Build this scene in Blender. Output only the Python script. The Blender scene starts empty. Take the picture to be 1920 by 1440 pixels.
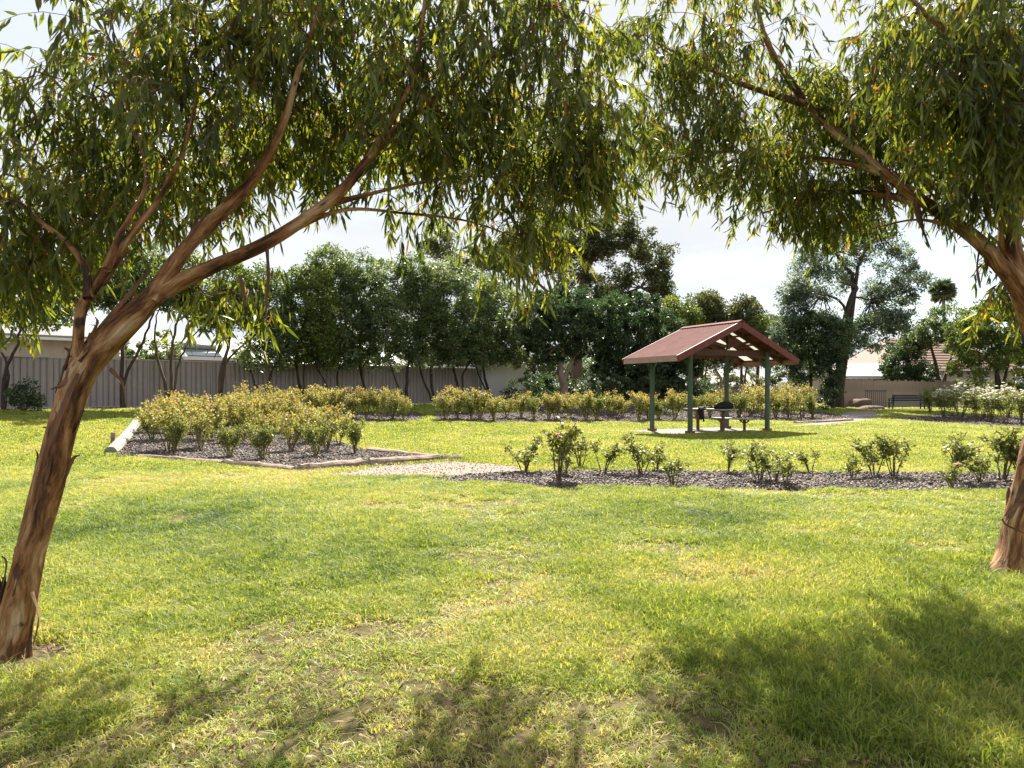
import bpy, bmesh, math, random
import numpy as np
from mathutils import Vector
rad = math.radians
SC = bpy.context.scene
COL = SC.collection

# ------------------------------------------------------------------ camera
H, F, CX, HY = 1.42, 1280.0, 960.0, 735.0           # eye height, focal length in photo pixels, centre, horizon row
cam = bpy.data.cameras.new('camera'); cam_o = bpy.data.objects.new('camera', cam); COL.objects.link(cam_o)
cam.sensor_width = 36.0; cam.lens = 36.0 * F / 1920.0
cam.shift_y = (HY - 720.0) / 1920.0
cam.clip_start = 0.05; cam.clip_end = 3000
cam_o.location = (0, 0, H); cam_o.rotation_euler = (rad(90), 0, 0)
SC.camera = cam_o

# ------------------------------------------------------------------ sky, sun, exposure
SUN_EL, SUN_AZ = 48.0, 7.0                           # azimuth measured from +Y towards +X
w = bpy.data.worlds.new('World'); SC.world = w; w.use_nodes = True
nt = w.node_tree; nt.nodes.clear()
def N(tree, kind, **kw):
    n = tree.nodes.new(kind)
    for k, v in kw.items():
        if k.startswith('i_'):
            key = k[2:]
            n.inputs[int(key) if key.isdigit() else key].default_value = v
        else: setattr(n, k, v)
    return n
sky = N(nt, 'ShaderNodeTexSky', sky_type='NISHITA', sun_disc=False)
sky.sun_elevation = rad(SUN_EL); sky.sun_rotation = rad(SUN_AZ); sky.air_density = 1.0; sky.dust_density = 1.0; sky.ozone_density = 1.0
tc = N(nt, 'ShaderNodeTexCoord')
sep = N(nt, 'ShaderNodeSeparateXYZ'); nt.links.new(tc.outputs['Generated'], sep.inputs[0])
zc = N(nt, 'ShaderNodeMath', operation='MAXIMUM'); zc.inputs[1].default_value = 0.0; nt.links.new(sep.outputs[2], zc.inputs[0])
za = N(nt, 'ShaderNodeMath', operation='ADD'); za.inputs[1].default_value = 0.22; nt.links.new(zc.outputs[0], za.inputs[0])
dx = N(nt, 'ShaderNodeMath', operation='DIVIDE'); nt.links.new(sep.outputs[0], dx.inputs[0]); nt.links.new(za.outputs[0], dx.inputs[1])
dy = N(nt, 'ShaderNodeMath', operation='DIVIDE'); nt.links.new(sep.outputs[1], dy.inputs[0]); nt.links.new(za.outputs[0], dy.inputs[1])
cmb = N(nt, 'ShaderNodeCombineXYZ'); nt.links.new(dx.outputs[0], cmb.inputs[0]); nt.links.new(dy.outputs[0], cmb.inputs[1])
cn = N(nt, 'ShaderNodeTexNoise', i_Scale=0.62, i_Detail=7.0, i_Roughness=0.55); nt.links.new(cmb.outputs[0], cn.inputs['Vector'])
cr = N(nt, 'ShaderNodeValToRGB'); cr.color_ramp.elements[0].position = 0.30; cr.color_ramp.elements[1].position = 0.50
nt.links.new(cn.outputs['Fac'], cr.inputs[0])
cn2 = N(nt, 'ShaderNodeTexNoise', i_Scale=1.7, i_Detail=6.0); nt.links.new(cmb.outputs[0], cn2.inputs['Vector'])
ccol = N(nt, 'ShaderNodeMixRGB'); ccol.inputs[1].default_value = (3.3, 3.5, 3.75, 1); ccol.inputs[2].default_value = (4.5, 4.6, 4.75, 1)
nt.links.new(cn2.outputs['Fac'], ccol.inputs[0])
mx = N(nt, 'ShaderNodeMixRGB'); nt.links.new(cr.outputs[0], mx.inputs[0]); nt.links.new(sky.outputs[0], mx.inputs[1]); nt.links.new(ccol.outputs[0], mx.inputs[2])
bg = N(nt, 'ShaderNodeBackground'); bg.inputs['Strength'].default_value = 0.064
nt.links.new(mx.outputs[0], bg.inputs[0])
wo = N(nt, 'ShaderNodeOutputWorld'); nt.links.new(bg.outputs[0], wo.inputs[0])

sl = bpy.data.lights.new('sun', 'SUN'); sl.energy = 5.0; sl.angle = rad(0.55); sl.color = (1.0, 0.94, 0.84)
so = bpy.data.objects.new('sun', sl); COL.objects.link(so)
sd = Vector((math.sin(rad(SUN_AZ)) * math.cos(rad(SUN_EL)), math.cos(rad(SUN_AZ)) * math.cos(rad(SUN_EL)), math.sin(rad(SUN_EL))))
so.rotation_euler = (-sd).to_track_quat('-Z', 'Y').to_euler()
vs = SC.view_settings
vs.view_transform = 'Standard'; vs.look = 'None'; vs.gamma = 1.0; vs.use_curve_mapping = False
vs.exposure = 1.88
SC.cycles.max_bounces = 8; SC.cycles.transmission_bounces = 6; SC.cycles.diffuse_bounces = 4; SC.cycles.transparent_max_bounces = 4
SC.cycles.use_denoising = True

# ------------------------------------------------------------------ terrain and pixel helpers
FA = np.array((-16.9, 25.0)); FD = np.array((0.766, 0.643)); FD = FD / np.linalg.norm(FD); FN = np.array((FD[1], -FD[0]))
def ss(t):
    t = np.clip(t, 0, 1); return t * t * (3 - 2 * t)
def gz(X, Y):
    X = np.asarray(X, float); Y = np.asarray(Y, float)
    D = (X - FA[0]) * FN[0] + (Y - FA[1]) * FN[1]
    a = 0.80 * (1 - ss((D - 0.5) / 13.0))
    b = 0.36 * ss((Y - 28.0) / 14.0)
    return a + b * (1 - a / 0.8)
def pix(x, y, Y): return Vector(((x - CX) / F * Y, Y, H - (y - HY) / F * Y))
def gp(x, y):
    Y = np.concatenate([np.arange(2, 30, 0.01), np.arange(30, 120, 0.05)])
    X = (x - CX) / F * Y; Z = H - (y - HY) / F * Y
    d = Z - gz(X, Y); i = int(np.argmax(d <= 0))
    if d[i] > 0: i = len(Y) - 1
    return Vector((X[i], Y[i], float(gz(X[i], Y[i]))))
def px_line(x, t0=None):                              # fence parameter at a photo column
    k = (x - CX) / F
    return (k * FA[1] - FA[0]) / (FD[0] - k * FD[1])
def fpt(t, off=0.0):
    p = FA + FD * t + FN * off
    return Vector((p[0], p[1], float(gz(p[0], p[1]))))

# ------------------------------------------------------------------ object helpers
def tag(o, label=None, cat=None, group=None, kind=None):
    if label: o['label'] = label
    if cat: o['category'] = cat
    if group: o['group'] = group
    if kind: o['kind'] = kind
    return o
def empty(name, loc, label, cat, group=None, rz=0.0):
    o = bpy.data.objects.new(name, None); COL.objects.link(o)
    o.empty_display_size = 0.2; o.location = loc; o.rotation_euler = (0, 0, rz)
    return tag(o, label, cat, group)
def link(name, me, mat=None, parent=None, loc=None):
    o = bpy.data.objects.new(name, me); COL.objects.link(o)
    if mat is not None and not me.materials: me.materials.append(mat)
    if parent is not None: o.parent = parent
    if loc is not None: o.location = loc
    return o
def np_mesh(name, V, Fc, smooth=False, tint=None, uv=None):
    V = np.asarray(V, np.float32); Fc = np.asarray(Fc, np.int32)
    me = bpy.data.meshes.new(name); k = Fc.shape[1]
    me.vertices.add(len(V)); me.vertices.foreach_set('co', V.ravel())
    me.loops.add(Fc.size); me.loops.foreach_set('vertex_index', Fc.ravel())
    me.polygons.add(len(Fc)); me.polygons.foreach_set('loop_start', np.arange(0, Fc.size, k, dtype=np.int32))
    if tint is not None:
        a = me.attributes.new('tint', 'FLOAT', 'POINT'); a.data.foreach_set('value', np.asarray(tint, np.float32))
    if uv is not None:
        a = me.attributes.new('along', 'FLOAT_VECTOR', 'POINT'); a.data.foreach_set('vector', np.asarray(uv, np.float32).ravel())
    me.update(calc_edges=True); me.validate()
    if smooth: me.polygons.foreach_set('use_smooth', np.ones(len(Fc), bool))
    return me
class MB:
    """collects boxes, prisms and tubes for one mesh"""
    def __init__(s): s.v = []; s.f = []
    def add(s, vs_, fs): 
        n = len(s.v); s.v += [tuple(p) for p in vs_]; s.f += [tuple(i + n for i in f) for f in fs]; return s
    def box(s, c, d, ax=(1, 0, 0), ay=(0, 1, 0), az=(0, 0, 1)):
        c = Vector(c); ax, ay, az = (Vector(a).normalized() for a in (ax, ay, az))
        P = [c + ax * (i * d[0] / 2) + ay * (j * d[1] / 2) + az * (k * d[2] / 2) for k in (-1, 1) for j in (-1, 1) for i in (-1, 1)]
        return s.add(P, [(0, 2, 3, 1), (4, 5, 7, 6), (0, 1, 5, 4), (2, 6, 7, 3), (0, 4, 6, 2), (1, 3, 7, 5)])
    def beam(s, a, b, wd, ht, up=(0, 0, 1)):
        a = Vector(a); b = Vector(b); t = (b - a).normalized(); side = t.cross(Vector(up)).normalized(); u = side.cross(t)
        return s.box((a + b) / 2, ((b - a).length, wd, ht), t, side, u)
    def tube(s, pts, r, n=10, cap=True):
        V, Q, _ = tube_np(pts, r if hasattr(r, '__len__') else [r] * len(pts), n)
        b = len(s.v); s.v += [tuple(p) for p in V]; s.f += [tuple(int(i) + b for i in q) for q in Q]
        if cap:
            s.f.append(tuple(b + i for i in reversed(range(n)))); m = b + (len(pts) - 1) * n; s.f.append(tuple(m + i for i in range(n)))
        return s
    def build(s, name, mat, parent=None, bevel=0.0, smooth=False, loc=None):
        me = bpy.data.meshes.new(name); me.from_pydata(s.v, [], s.f); me.update()
        bm = bmesh.new(); bm.from_mesh(me); bmesh.ops.recalc_face_normals(bm, faces=bm.faces)
        if bevel: bmesh.ops.bevel(bm, geom=list(bm.edges), offset=bevel, segments=1, affect='EDGES')
        bm.to_mesh(me); bm.free()
        if smooth: me.shade_smooth()
        return link(name, me, mat, parent, loc)
def tube_np(pts, radii, n=8, rng=None, bump=0.0, ridges=None):
    P = np.asarray([tuple(p) for p in pts], float); R = np.asarray(radii, float)
    T = np.gradient(P, axis=0); T /= np.linalg.norm(T, axis=1)[:, None] + 1e-9
    ref = np.array((0.0, 1.0, 0.0)) if abs(T[0][1]) < 0.85 else np.array((1.0, 0, 0))
    V = []; UV = []; L = np.concatenate([[0], np.cumsum(np.linalg.norm(np.diff(P, axis=0), axis=1))])
    nrm = None
    ang = np.arange(n) * 2 * math.pi / n
    for i in range(len(P)):
        t = T[i]
        if nrm is None: nrm = ref - t * ref.dot(t)
        else: nrm = nrm - t * nrm.dot(t)
        nrm = nrm / (np.linalg.norm(nrm) + 1e-9); bi = np.cross(t, nrm)
        rr = R[i] * np.ones(n)
        if ridges is not None: rr = rr * ridges(ang, L[i])
        V.append(P[i] + (np.cos(ang) * rr)[:, None] * nrm + (np.sin(ang) * rr)[:, None] * bi)
        UV.append(np.stack([np.cos(ang) * R[i], np.sin(ang) * R[i], np.full(n, L[i])], 1))
    V = np.concatenate(V); UV = np.concatenate(UV)
    i = np.arange(len(P) - 1)[:, None] * n; j = np.arange(n)[None]
    a = i + j; b = i + (j + 1) % n
    Q = np.stack([a, b, b + n, a + n], -1).reshape(-1, 4)
    return V, Q, UV
def cr_spline(pts, k=6):
    """Catmull-Rom through rows of (x,y,z,r)"""
    P = np.asarray(pts, float); P = np.vstack([2 * P[0] - P[1], P, 2 * P[-1] - P[-2]]); out = []
    for i in range(1, len(P) - 2):
        for t in np.arange(k) / k:
            a, b, c, d = P[i - 1], P[i], P[i + 1], P[i + 2]
            out.append(0.5 * (2 * b + (c - a) * t + (2 * a - 5 * b + 4 * c - d) * t * t + (3 * b - a - 3 * c + d) * t ** 3))
    out.append(P[-2]); return np.array(out)

# ------------------------------------------------------------------ materials
def mat_new(name):
    m = bpy.data.materials.new(name); m.use_nodes = True; t = m.node_tree; t.nodes.clear()
    return m, t, N(t, 'ShaderNodeOutputMaterial')
def ramp(t, fac, stops):
    r = N(t, 'ShaderNodeValToRGB'); e = r.color_ramp.elements
    while len(e) < len(stops): e.new(0.5)
    for el, (p, c) in zip(e, stops): el.position = p; el.color = (*c, 1)
    t.links.new(fac, r.inputs[0]); return r.outputs[0]
def noise(t, scale, detail=4.0, rough=0.55, vec=None, stretch=None):
    n = N(t, 'ShaderNodeTexNoise', i_Scale=scale, i_Detail=detail, i_Roughness=rough)
    if vec is None: vec = N(t, 'ShaderNodeNewGeometry').outputs['Position']
    if stretch is not None:
        mp = N(t, 'ShaderNodeMapping'); mp.inputs['Scale'].default_value = stretch; t.links.new(vec, mp.inputs[0]); vec = mp.outputs[0]
    t.links.new(vec, n.inputs['Vector']); return n.outputs['Fac']
def solid(name, c1, c2=None, scale=6.0, rough=0.7, metal=0.0, bump=0.0, stretch=None, spec=0.4, detail=6.0, grime=None):
    m, t, o = mat_new(name)
    p = N(t, 'ShaderNodeBsdfPrincipled', i_Roughness=rough, i_Metallic=metal); p.inputs['Specular IOR Level'].default_value = spec
    c2 = c2 or tuple(x * 0.7 for x in c1)
    tcn = N(t, 'ShaderNodeTexCoord').outputs['Object']
    f = noise(t, scale, detail, 0.6, tcn, stretch)
    col = ramp(t, f, [(0.32, c2), (0.68, c1)])
    if grime:
        f2 = noise(t, scale * 0.25, 5.0, 0.6, tcn)
        g = N(t, 'ShaderNodeMixRGB'); t.links.new(ramp(t, f2, [(0.5, (0, 0, 0)), (0.72, (0.8, 0.8, 0.8))]), g.inputs[0])
        t.links.new(col, g.inputs[1]); g.inputs[2].default_value = (*grime, 1); col = g.outputs[0]
    t.links.new(col, p.inputs['Base Color'])
    if bump:
        b = N(t, 'ShaderNodeBump', i_Strength=bump, i_Distance=0.02); t.links.new(f, b.inputs['Height']); t.links.new(b.outputs[0], p.inputs['Normal'])
    t.links.new(p.outputs[0], o.inputs[0]); return m
def leafmat(name, stops, trans=0.42, boost=(1.5, 1.55, 0.8), rough=0.5, inst=False, spec=0.35):
    m, t, o = mat_new(name)
    at = N(t, 'ShaderNodeAttribute', attribute_name='tint')
    if inst: at.attribute_type = 'INSTANCER'
    fac = at.outputs['Fac']
    if name == 'grass':                                     # blades of one tuft differ too
        ab = N(t, 'ShaderNodeAttribute', attribute_name='blade'); k_ = N(t, 'ShaderNodeMath', operation='MULTIPLY_ADD'); k_.inputs[1].default_value = .62; t.links.new(ab.outputs['Fac'], k_.inputs[0])
        k2 = N(t, 'ShaderNodeMath', operation='SUBTRACT'); k2.inputs[1].default_value = .31; t.links.new(fac, k2.inputs[0]); t.links.new(k2.outputs[0], k_.inputs[2]); fac = k_.outputs[0]
    col = ramp(t, fac, stops)
    p = N(t, 'ShaderNodeBsdfPrincipled', i_Roughness=rough); p.inputs['Specular IOR Level'].default_value = spec
    t.links.new(col, p.inputs['Base Color'])
    mu = N(t, 'ShaderNodeMixRGB', blend_type='MULTIPLY'); mu.inputs[0].default_value = 1; mu.inputs[2].default_value = (*boost, 1); t.links.new(col, mu.inputs[1])
    tr = N(t, 'ShaderNodeBsdfTranslucent'); t.links.new(mu.outputs[0], tr.inputs[0])
    mxs = N(t, 'ShaderNodeMixShader'); mxs.inputs[0].default_value = trans
    t.links.new(p.outputs[0], mxs.inputs[1]); t.links.new(tr.outputs[0], mxs.inputs[2]); t.links.new(mxs.outputs[0], o.inputs[0]); return m
M = {}
M['gum_leaf'] = leafmat('gum_leaf', [(0.0, (.045, .068, .020)), (0.40, (.095, .125, .028)), (0.75, (.175, .205, .040)), (0.95, (.28, .26, .05)), (1.0, (.20, .10, .04))], 0.54, (1.75, 1.6, .5), 0.40, spec=0.5)
M['tree_leaf'] = leafmat('tree_leaf', [(0.0, (.042, .075, .030)), (0.45, (.10, .145, .052)), (1.0, (.29, .32, .16))], 0.46, (1.35, 1.3, .8), 0.42, spec=0.5)
M['lime_leaf'] = leafmat('lime_leaf', [(0.0, (.05, .08, .018)), (0.5, (.11, .145, .032)), (1.0, (.25, .26, .08))], 0.44, (1.3, 1.3, .7), 0.5)
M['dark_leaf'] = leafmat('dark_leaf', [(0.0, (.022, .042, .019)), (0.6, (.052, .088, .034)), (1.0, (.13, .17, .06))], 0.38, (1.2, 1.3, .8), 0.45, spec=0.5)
M['blue_leaf'] = leafmat('blue_leaf', [(0.0, (.055, .085, .065)), (0.5, (.12, .165, .115)), (1.0, (.28, .29, .14))], 0.46, (1.2, 1.25, .9), 0.5)
M['olive_leaf'] = leafmat('olive_leaf', [(0.0, (.04, .055, .022)), (0.5, (.09, .105, .042)), (1.0, (.21, .20, .08))], 0.40, (1.25, 1.25, .8), 0.5)
M['rose_leaf'] = leafmat('rose_leaf', [(0.0, (.060, .095, .028)), (0.35, (.155, .185, .05)), (0.70, (.29, .28, .09)), (0.90, (.37, .27, .115)), (1.0, (.30, .13, .07))], 0.44, (1.3, 1.25, .7), 0.5)
M['young_rose_leaf'] = leafmat('young_rose_leaf', [(0.0, (.075, .105, .032)), (0.5, (.17, .19, .058)), (0.9, (.30, .28, .10)), (1.0, (.30, .14, .08))], 0.45, (1.3, 1.3, .7), 0.5)
M['petal'] = leafmat('petal', [(0.0, (.75, .72, .62)), (1.0, (.85, .82, .76))], 0.35, (1, 1, 1), 0.6)
M['pink_petal'] = leafmat('pink_petal', [(0.0, (.75, .30, .26)), (1.0, (.80, .50, .38))], 0.35, (1, 1, 1), 0.6)
M['grass'] = leafmat('grass', [(0.0, (.050, .095, .020)), (0.32, (.170, .240, .042)), (0.62, (.305, .348, .076)), (0.86, (.40, .375, .145)), (1.0, (.42, .33, .20))], 0.46, (1.45, 1.32, .7), 0.55, inst=True)
M['litter_leaf'] = leafmat('litter_leaf', [(0.0, (.07, .035, .022)), (0.5, (.17, .09, .05)), (1.0, (.32, .22, .13))], 0.12, (1, 1, 1), 0.7, inst=True)
M['chip'] = leafmat('mulch_chip', [(0.0, (.030, .022, .017)), (0.5, (.092, .074, .062)), (1.0, (.21, .175, .15))], 0.0, (1, 1, 1), 0.85, inst=True)
M['bark_brown'] = solid('bark_brown', (.13, .085, .055), (.05, .033, .022), 9, 0.9, bump=0.6, stretch=(1, 1, .25))
M['bark_dark'] = solid('bark_dark', (.07, .048, .036), (.025, .018, .014), 9, 0.9, bump=0.6, stretch=(1, 1, .25))
M['bark_pale'] = solid('bark_pale', (.30, .23, .18), (.13, .09, .065), 4, 0.8, bump=0.3, stretch=(1, 1, .3))
M['twig'] = solid('twig', (.17, .085, .045), (.08, .04, .024), 20, 0.8)
M['rose_stem'] = solid('rose_stem', (.16, .12, .06), (.09, .06, .04), 20, 0.8)

def gum_bark():
    m, t, o = mat_new('gum_bark')
    at = N(t, 'ShaderNodeAttribute', attribute_name='along').outputs['Vector']
    warp = N(t, 'ShaderNodeTexNoise', i_Scale=3.0, i_Detail=2.0); t.links.new(at, warp.inputs['Vector'])
    ad = N(t, 'ShaderNodeVectorMath', operation='MULTIPLY_ADD'); ad.inputs[1].default_value = (.12, .12, .12)
    t.links.new(warp.outputs['Color'], ad.inputs[0]); t.links.new(at, ad.inputs[2])
    big = noise(t, 13.0, 6, 0.65, ad.outputs[0], (1.0, 1.0, 0.16))
    col = ramp(t, big, [(0.34, (.022, .012, .008)), (0.41, (.11, .046, .018)), (0.49, (.29, .135, .05)), (0.57, (.43, .26, .125)), (0.66, (.55, .42, .27))])
    fib = noise(t, 60.0, 6, 0.7, ad.outputs[0], (1.0, 1.0, 0.06))
    mu = N(t, 'ShaderNodeMixRGB', blend_type='MULTIPLY'); mu.inputs[0].default_value = 0.85
    t.links.new(col, mu.inputs[1]); t.links.new(ramp(t, fib, [(0.30, (.38, .30, .25)), (0.62, (1.1, 1.1, 1.1))]), mu.inputs[2])
    knot = noise(t, 17.0, 2, 0.4, at, (1.0, 1.0, 0.5))
    mk = N(t, 'ShaderNodeMixRGB'); t.links.new(ramp(t, knot, [(0.66, (0, 0, 0)), (0.73, (.9, .9, .9))]), mk.inputs[0])
    t.links.new(mu.outputs[0], mk.inputs[1]); mk.inputs[2].default_value = (.022, .013, .010, 1)
    p = N(t, 'ShaderNodeBsdfPrincipled', i_Roughness=0.72); p.inputs['Specular IOR Level'].default_value = 0.3
    t.links.new(mk.outputs[0], p.inputs['Base Color'])
    s = N(t, 'ShaderNodeMath', operation='MULTIPLY_ADD'); s.inputs[1].default_value = 0.6; t.links.new(fib, s.inputs[0]); t.links.new(big, s.inputs[2])
    b = N(t, 'ShaderNodeBump', i_Strength=0.9, i_Distance=0.02); t.links.new(s.outputs[0], b.inputs['Height']); t.links.new(b.outputs[0], p.inputs['Normal'])
    t.links.new(p.outputs[0], o.inputs[0]); return m
M['gum_bark'] = gum_bark()
M['bark_strip'] = solid('bark_strip', (.20, .10, .05), (.06, .03, .018), 14, 0.85, bump=0.4, stretch=(1, 1, .2))

def soil():
    m, t, o = mat_new('lawn_soil')
    a = noise(t, 0.55, 5, 0.6); b = noise(t, 9.0, 6, 0.7)
    c1 = ramp(t, b, [(0.3, (.040, .036, .016)), (0.7, (.125, .105, .045))])
    c2 = ramp(t, b, [(0.3, (.055, .032, .020)), (0.7, (.16, .10, .062))])
    g = N(t, 'ShaderNodeMixRGB'); t.links.new(ramp(t, a, [(0.50, (0, 0, 0)), (0.68, (.85, .85, .85))]), g.inputs[0]); t.links.new(c1, g.inputs[1]); t.links.new(c2, g.inputs[2])
    p = N(t, 'ShaderNodeBsdfPrincipled', i_Roughness=0.95); p.inputs['Specular IOR Level'].default_value = 0.1
    t.links.new(g.outputs[0], p.inputs['Base Color']); bm_ = N(t, 'ShaderNodeBump', i_Strength=0.8, i_Distance=0.03); t.links.new(b, bm_.inputs['Height']); t.links.new(bm_.outputs[0], p.inputs['Normal'])
    t.links.new(p.outputs[0], o.inputs[0]); return m
M['soil'] = soil()
M['mulch'] = solid('mulch_soil', (.125, .10, .084), (.05, .039, .033), 22, 0.95, bump=1.0, spec=0.1, grime=(.16, .125, .10))
M['gravel'] = solid('gravel_path', (.27, .218, .178), (.19, .15, .122), 40, 0.95, bump=0.6, spec=0.1, grime=(.23, .18, .145))
M['concrete'] = solid('concrete', (.21, .18, .165), (.165, .14, .125), 8, 0.9, bump=0.2, spec=0.2)
M['log'] = solid('log_wood', (.36, .27, .21), (.15, .10, .075), 9, 0.9, bump=0.7, stretch=(1, 1, 1))
M['log_pale'] = solid('log_pale', (.30, .27, .24), (.19, .16, .135), 9, 0.9, bump=0.5)
M['fence'] = solid('steel_fence', (.33, .285, .265), (.285, .245, .23), 1.2, 0.5, spec=0.4)
M['fence_rail'] = solid('fence_rail', (.42, .375, .35), (.34, .30, .28), 3, 0.5)
M['post_green'] = solid('green_post', (.055, .115, .075), (.035, .07, .045), 7, 0.55, grime=(.10, .075, .05), stretch=(1, 1, .3))
M['roof_red'] = solid('red_roof', (.165, .066, .058), (.125, .048, .042), 3, 0.85, spec=.1, grime=(.19, .085, .075))
M['timber_red'] = solid('red_timber', (.17, .035, .026), (.10, .022, .016), 8, 0.6, stretch=(1, 1, .3))
M['timber_dark'] = solid('dark_timber', (.11, .045, .025), (.06, .024, .014), 8, 0.7)
M['fascia'] = solid('eave_fascia', (.40, .255, .215), (.31, .19, .16), 5, 0.6)
M['steel'] = solid('grey_steel', (.38, .36, .35), (.28, .26, .25), 10, 0.45, metal=0.3)
M['rust_post'] = solid('brown_post', (.17, .075, .05), (.10, .045, .03), 10, 0.6)
M['black_cloth'] = solid('black_cloth', (.013, .013, .015), (.006, .006, .007), 30, 0.85)
M['black_shiny'] = solid('black_strap', (.03, .03, .032), (.015, .015, .016), 30, 0.5)
M['navy'] = solid('navy_bench', (.022, .030, .048), (.012, .016, .026), 12, 0.5)
M['cream'] = solid('cream_wall', (.46, .40, .33), (.38, .33, .27), 2, 0.8)
M['white_wall'] = solid('white_wall', (.66, .65, .66), (.56, .55, .56), 1.5, 0.85)
M['roof_pale'] = solid('pale_roof', (.27, .265, .265), (.22, .215, .215), 2, 0.5)
M['roof_grey'] = solid('grey_roof', (.17, .165, .165), (.13, .125, .125), 2, 0.6)
M['roof_tile'] = solid('roof_tile', (.25, .155, .115), (.18, .11, .08), 4, 0.8)
M['brick'] = solid('brick', (.36, .22, .18), (.26, .15, .12), 14, 0.9)
M['glass'] = solid('window_glass', (.03, .04, .045), (.02, .025, .03), 2, 0.08, spec=0.8)
M['white'] = solid('white_paint', (.78, .78, .76), (.68, .68, .66), 5, 0.5)
M['paling'] = solid('paling', (.36, .28, .23), (.24, .175, .14), 6, 0.85, stretch=(1, 1, .2))
M['dark_metal'] = solid('dark_metal', (.06, .055, .055), (.035, .032, .032), 9, 0.5)
M['rock'] = solid('rock', (.15, .095, .07), (.08, .05, .037), 5, 0.95, bump=0.8)
M['tyre'] = solid('tyre', (.02, .02, .02), (.012, .012, .012), 20, 0.9)
M['palm_leaf'] = leafmat('palm_leaf', [(0.0, (.05, .07, .03)), (0.6, (.11, .12, .06)), (1.0, (.22, .17, .10))], 0.3)
M['grass_far'] = M['grass']
m, t, o = mat_new('translucent_sheet')
_p = N(t, 'ShaderNodeBsdfPrincipled', i_Roughness=0.4); _p.inputs['Base Color'].default_value = (.4, .37, .33, 1)
_t = N(t, 'ShaderNodeBsdfTranslucent'); _t.inputs[0].default_value = (.36, .33, .29, 1); _m = N(t, 'ShaderNodeMixShader'); _m.inputs[0].default_value = 0.45
t.links.new(_p.outputs[0], _m.inputs[1]); t.links.new(_t.outputs[0], _m.inputs[2]); t.links.new(_m.outputs[0], o.inputs[0]); M['skylight'] = m

# ------------------------------------------------------------------ ground
def grid_sheet(name, xs, ys, mat, off=0.0):
    X, Y = np.meshgrid(xs, ys); Z = gz(X, Y) + off
    V = np.stack([X.ravel(), Y.ravel(), Z.ravel()], 1); nx = len(xs)
    i = np.arange(len(ys) - 1)[:, None] * nx; j = np.arange(nx - 1)[None]; a = i + j
    return link(name, np_mesh(name, V, np.stack([a, a + 1, a + nx + 1, a + nx], -1).reshape(-1, 4), True), mat)
xs = np.concatenate([[-900, -400, -150, -80], np.arange(-50, 50.1, 0.5), [80, 150, 400, 900]])
ys = np.concatenate([[-200, -60, -20], np.arange(-8, 70.1, 0.5), [90, 130, 200, 400, 900, 1500]])
lawn = tag(grid_sheet('lawn', xs, ys, M['soil']), 'sunlit park lawn reaching back to the fences', 'lawn', kind='structure')

POLY = {}
def in_poly(X, Y, poly):
    c = np.zeros(len(X), bool); n = len(poly)
    for i in range(n):
        x1, y1 = poly[i]; x2, y2 = poly[(i + 1) % n]
        cond = (y1 > Y) != (y2 > Y)
        c ^= cond & (X < (x2 - x1) * (Y - y1) / (y2 - y1 + 1e-12) + x1)
    return c
def bed(name, pts, mat, off, label, cat, jitter=0.05, seed=1):
    r = random.Random(seed); P = []
    for i in range(len(pts)):
        a, b = Vector(pts[i][:2]), Vector(pts[(i + 1) % len(pts)][:2]); n = max(1, int((b - a).length / 0.5))
        for k in range(n):
            q = a.lerp(b, k / n); P.append((q.x + r.uniform(-jitter, jitter), q.y + r.uniform(-jitter, jitter)))
    POLY[name + str(len(POLY))] = P
    bm = bmesh.new(); f = bm.faces.new([bm.verts.new((x, y, 0)) for x, y in P])
    bmesh.ops.triangulate(bm, faces=[f])
    for _ in range(5):
        es = [e for e in bm.edges if e.calc_length() > 1.0]
        if not es: break
        bmesh.ops.subdivide_edges(bm, edges=es, cuts=1); bmesh.ops.triangulate(bm, faces=[f for f in bm.faces if len(f.verts) > 3])
    for v in bm.verts: v.co.z = float(gz(v.co.x, v.co.y)) + off
    bmesh.ops.recalc_face_normals(bm, faces=bm.faces)
    if sum(f.normal.z for f in bm.faces) < 0: bmesh.ops.reverse_faces(bm, faces=bm.faces)
    me = bpy.data.meshes.new(name); bm.to_mesh(me); bm.free()
    return tag(link(name, me, mat), label, cat, kind='structure'), P
G = lambda *ps: [gp(x, y) for x, y in ps]
island_px = [(204, 853), (300, 862), (420, 871), (558, 887), (690, 876), (842, 864), (692, 846), (620, 822), (480, 800), (256, 796)]
path_px = [(585, 893), (690, 877), (845, 865), (905, 868), (985, 877), (985, 888), (890, 893), (780, 894), (660, 895)]
strip_px = [(770, 900), (880, 891), (990, 884), (1120, 882), (1300, 884), (1500, 886), (1700, 887), (1960, 889), (2200, 890), (2200, 926), (1960, 923), (1700, 921), (1500, 920), (1250, 918), (1050, 915), (900, 908)]
back_px = [(815, 790), (900, 793), (1100, 792), (1290, 790), (1290, 773), (1100, 772), (815, 772)]
backl_px = [(560, 790), (690, 793), (790, 789), (800, 776), (690, 772), (560, 776)]
backr_px = [(1288, 787), (1420, 789), (1540, 793), (1598, 789), (1570, 777), (1530, 770), (1420, 768), (1288, 772)]
rightbed_px = [(1655, 786), (1760, 793), (1860, 799), (2000, 806), (2060, 790), (1900, 780), (1760, 778)]
ISL = G(*island_px); STRIP = G(*strip_px)
bed('mulch_bed', ISL, M['mulch'], 0.012, 'mulched rose bed shaped like a wedge with log edging', 'garden bed', 0.02)
bed('gravel_path', G(*path_px), M['gravel'], 0.008, 'pale gravel path beside the log edging', 'path', 0.06)
bed('mulch_bed', STRIP, M['mulch'], 0.012, 'long mulch strip planted with young roses', 'garden bed', 0.07)
bed('mulch_bed', G(*back_px), M['mulch'], 0.012, 'mulch under the long rose row behind the shelter', 'garden bed')
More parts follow.
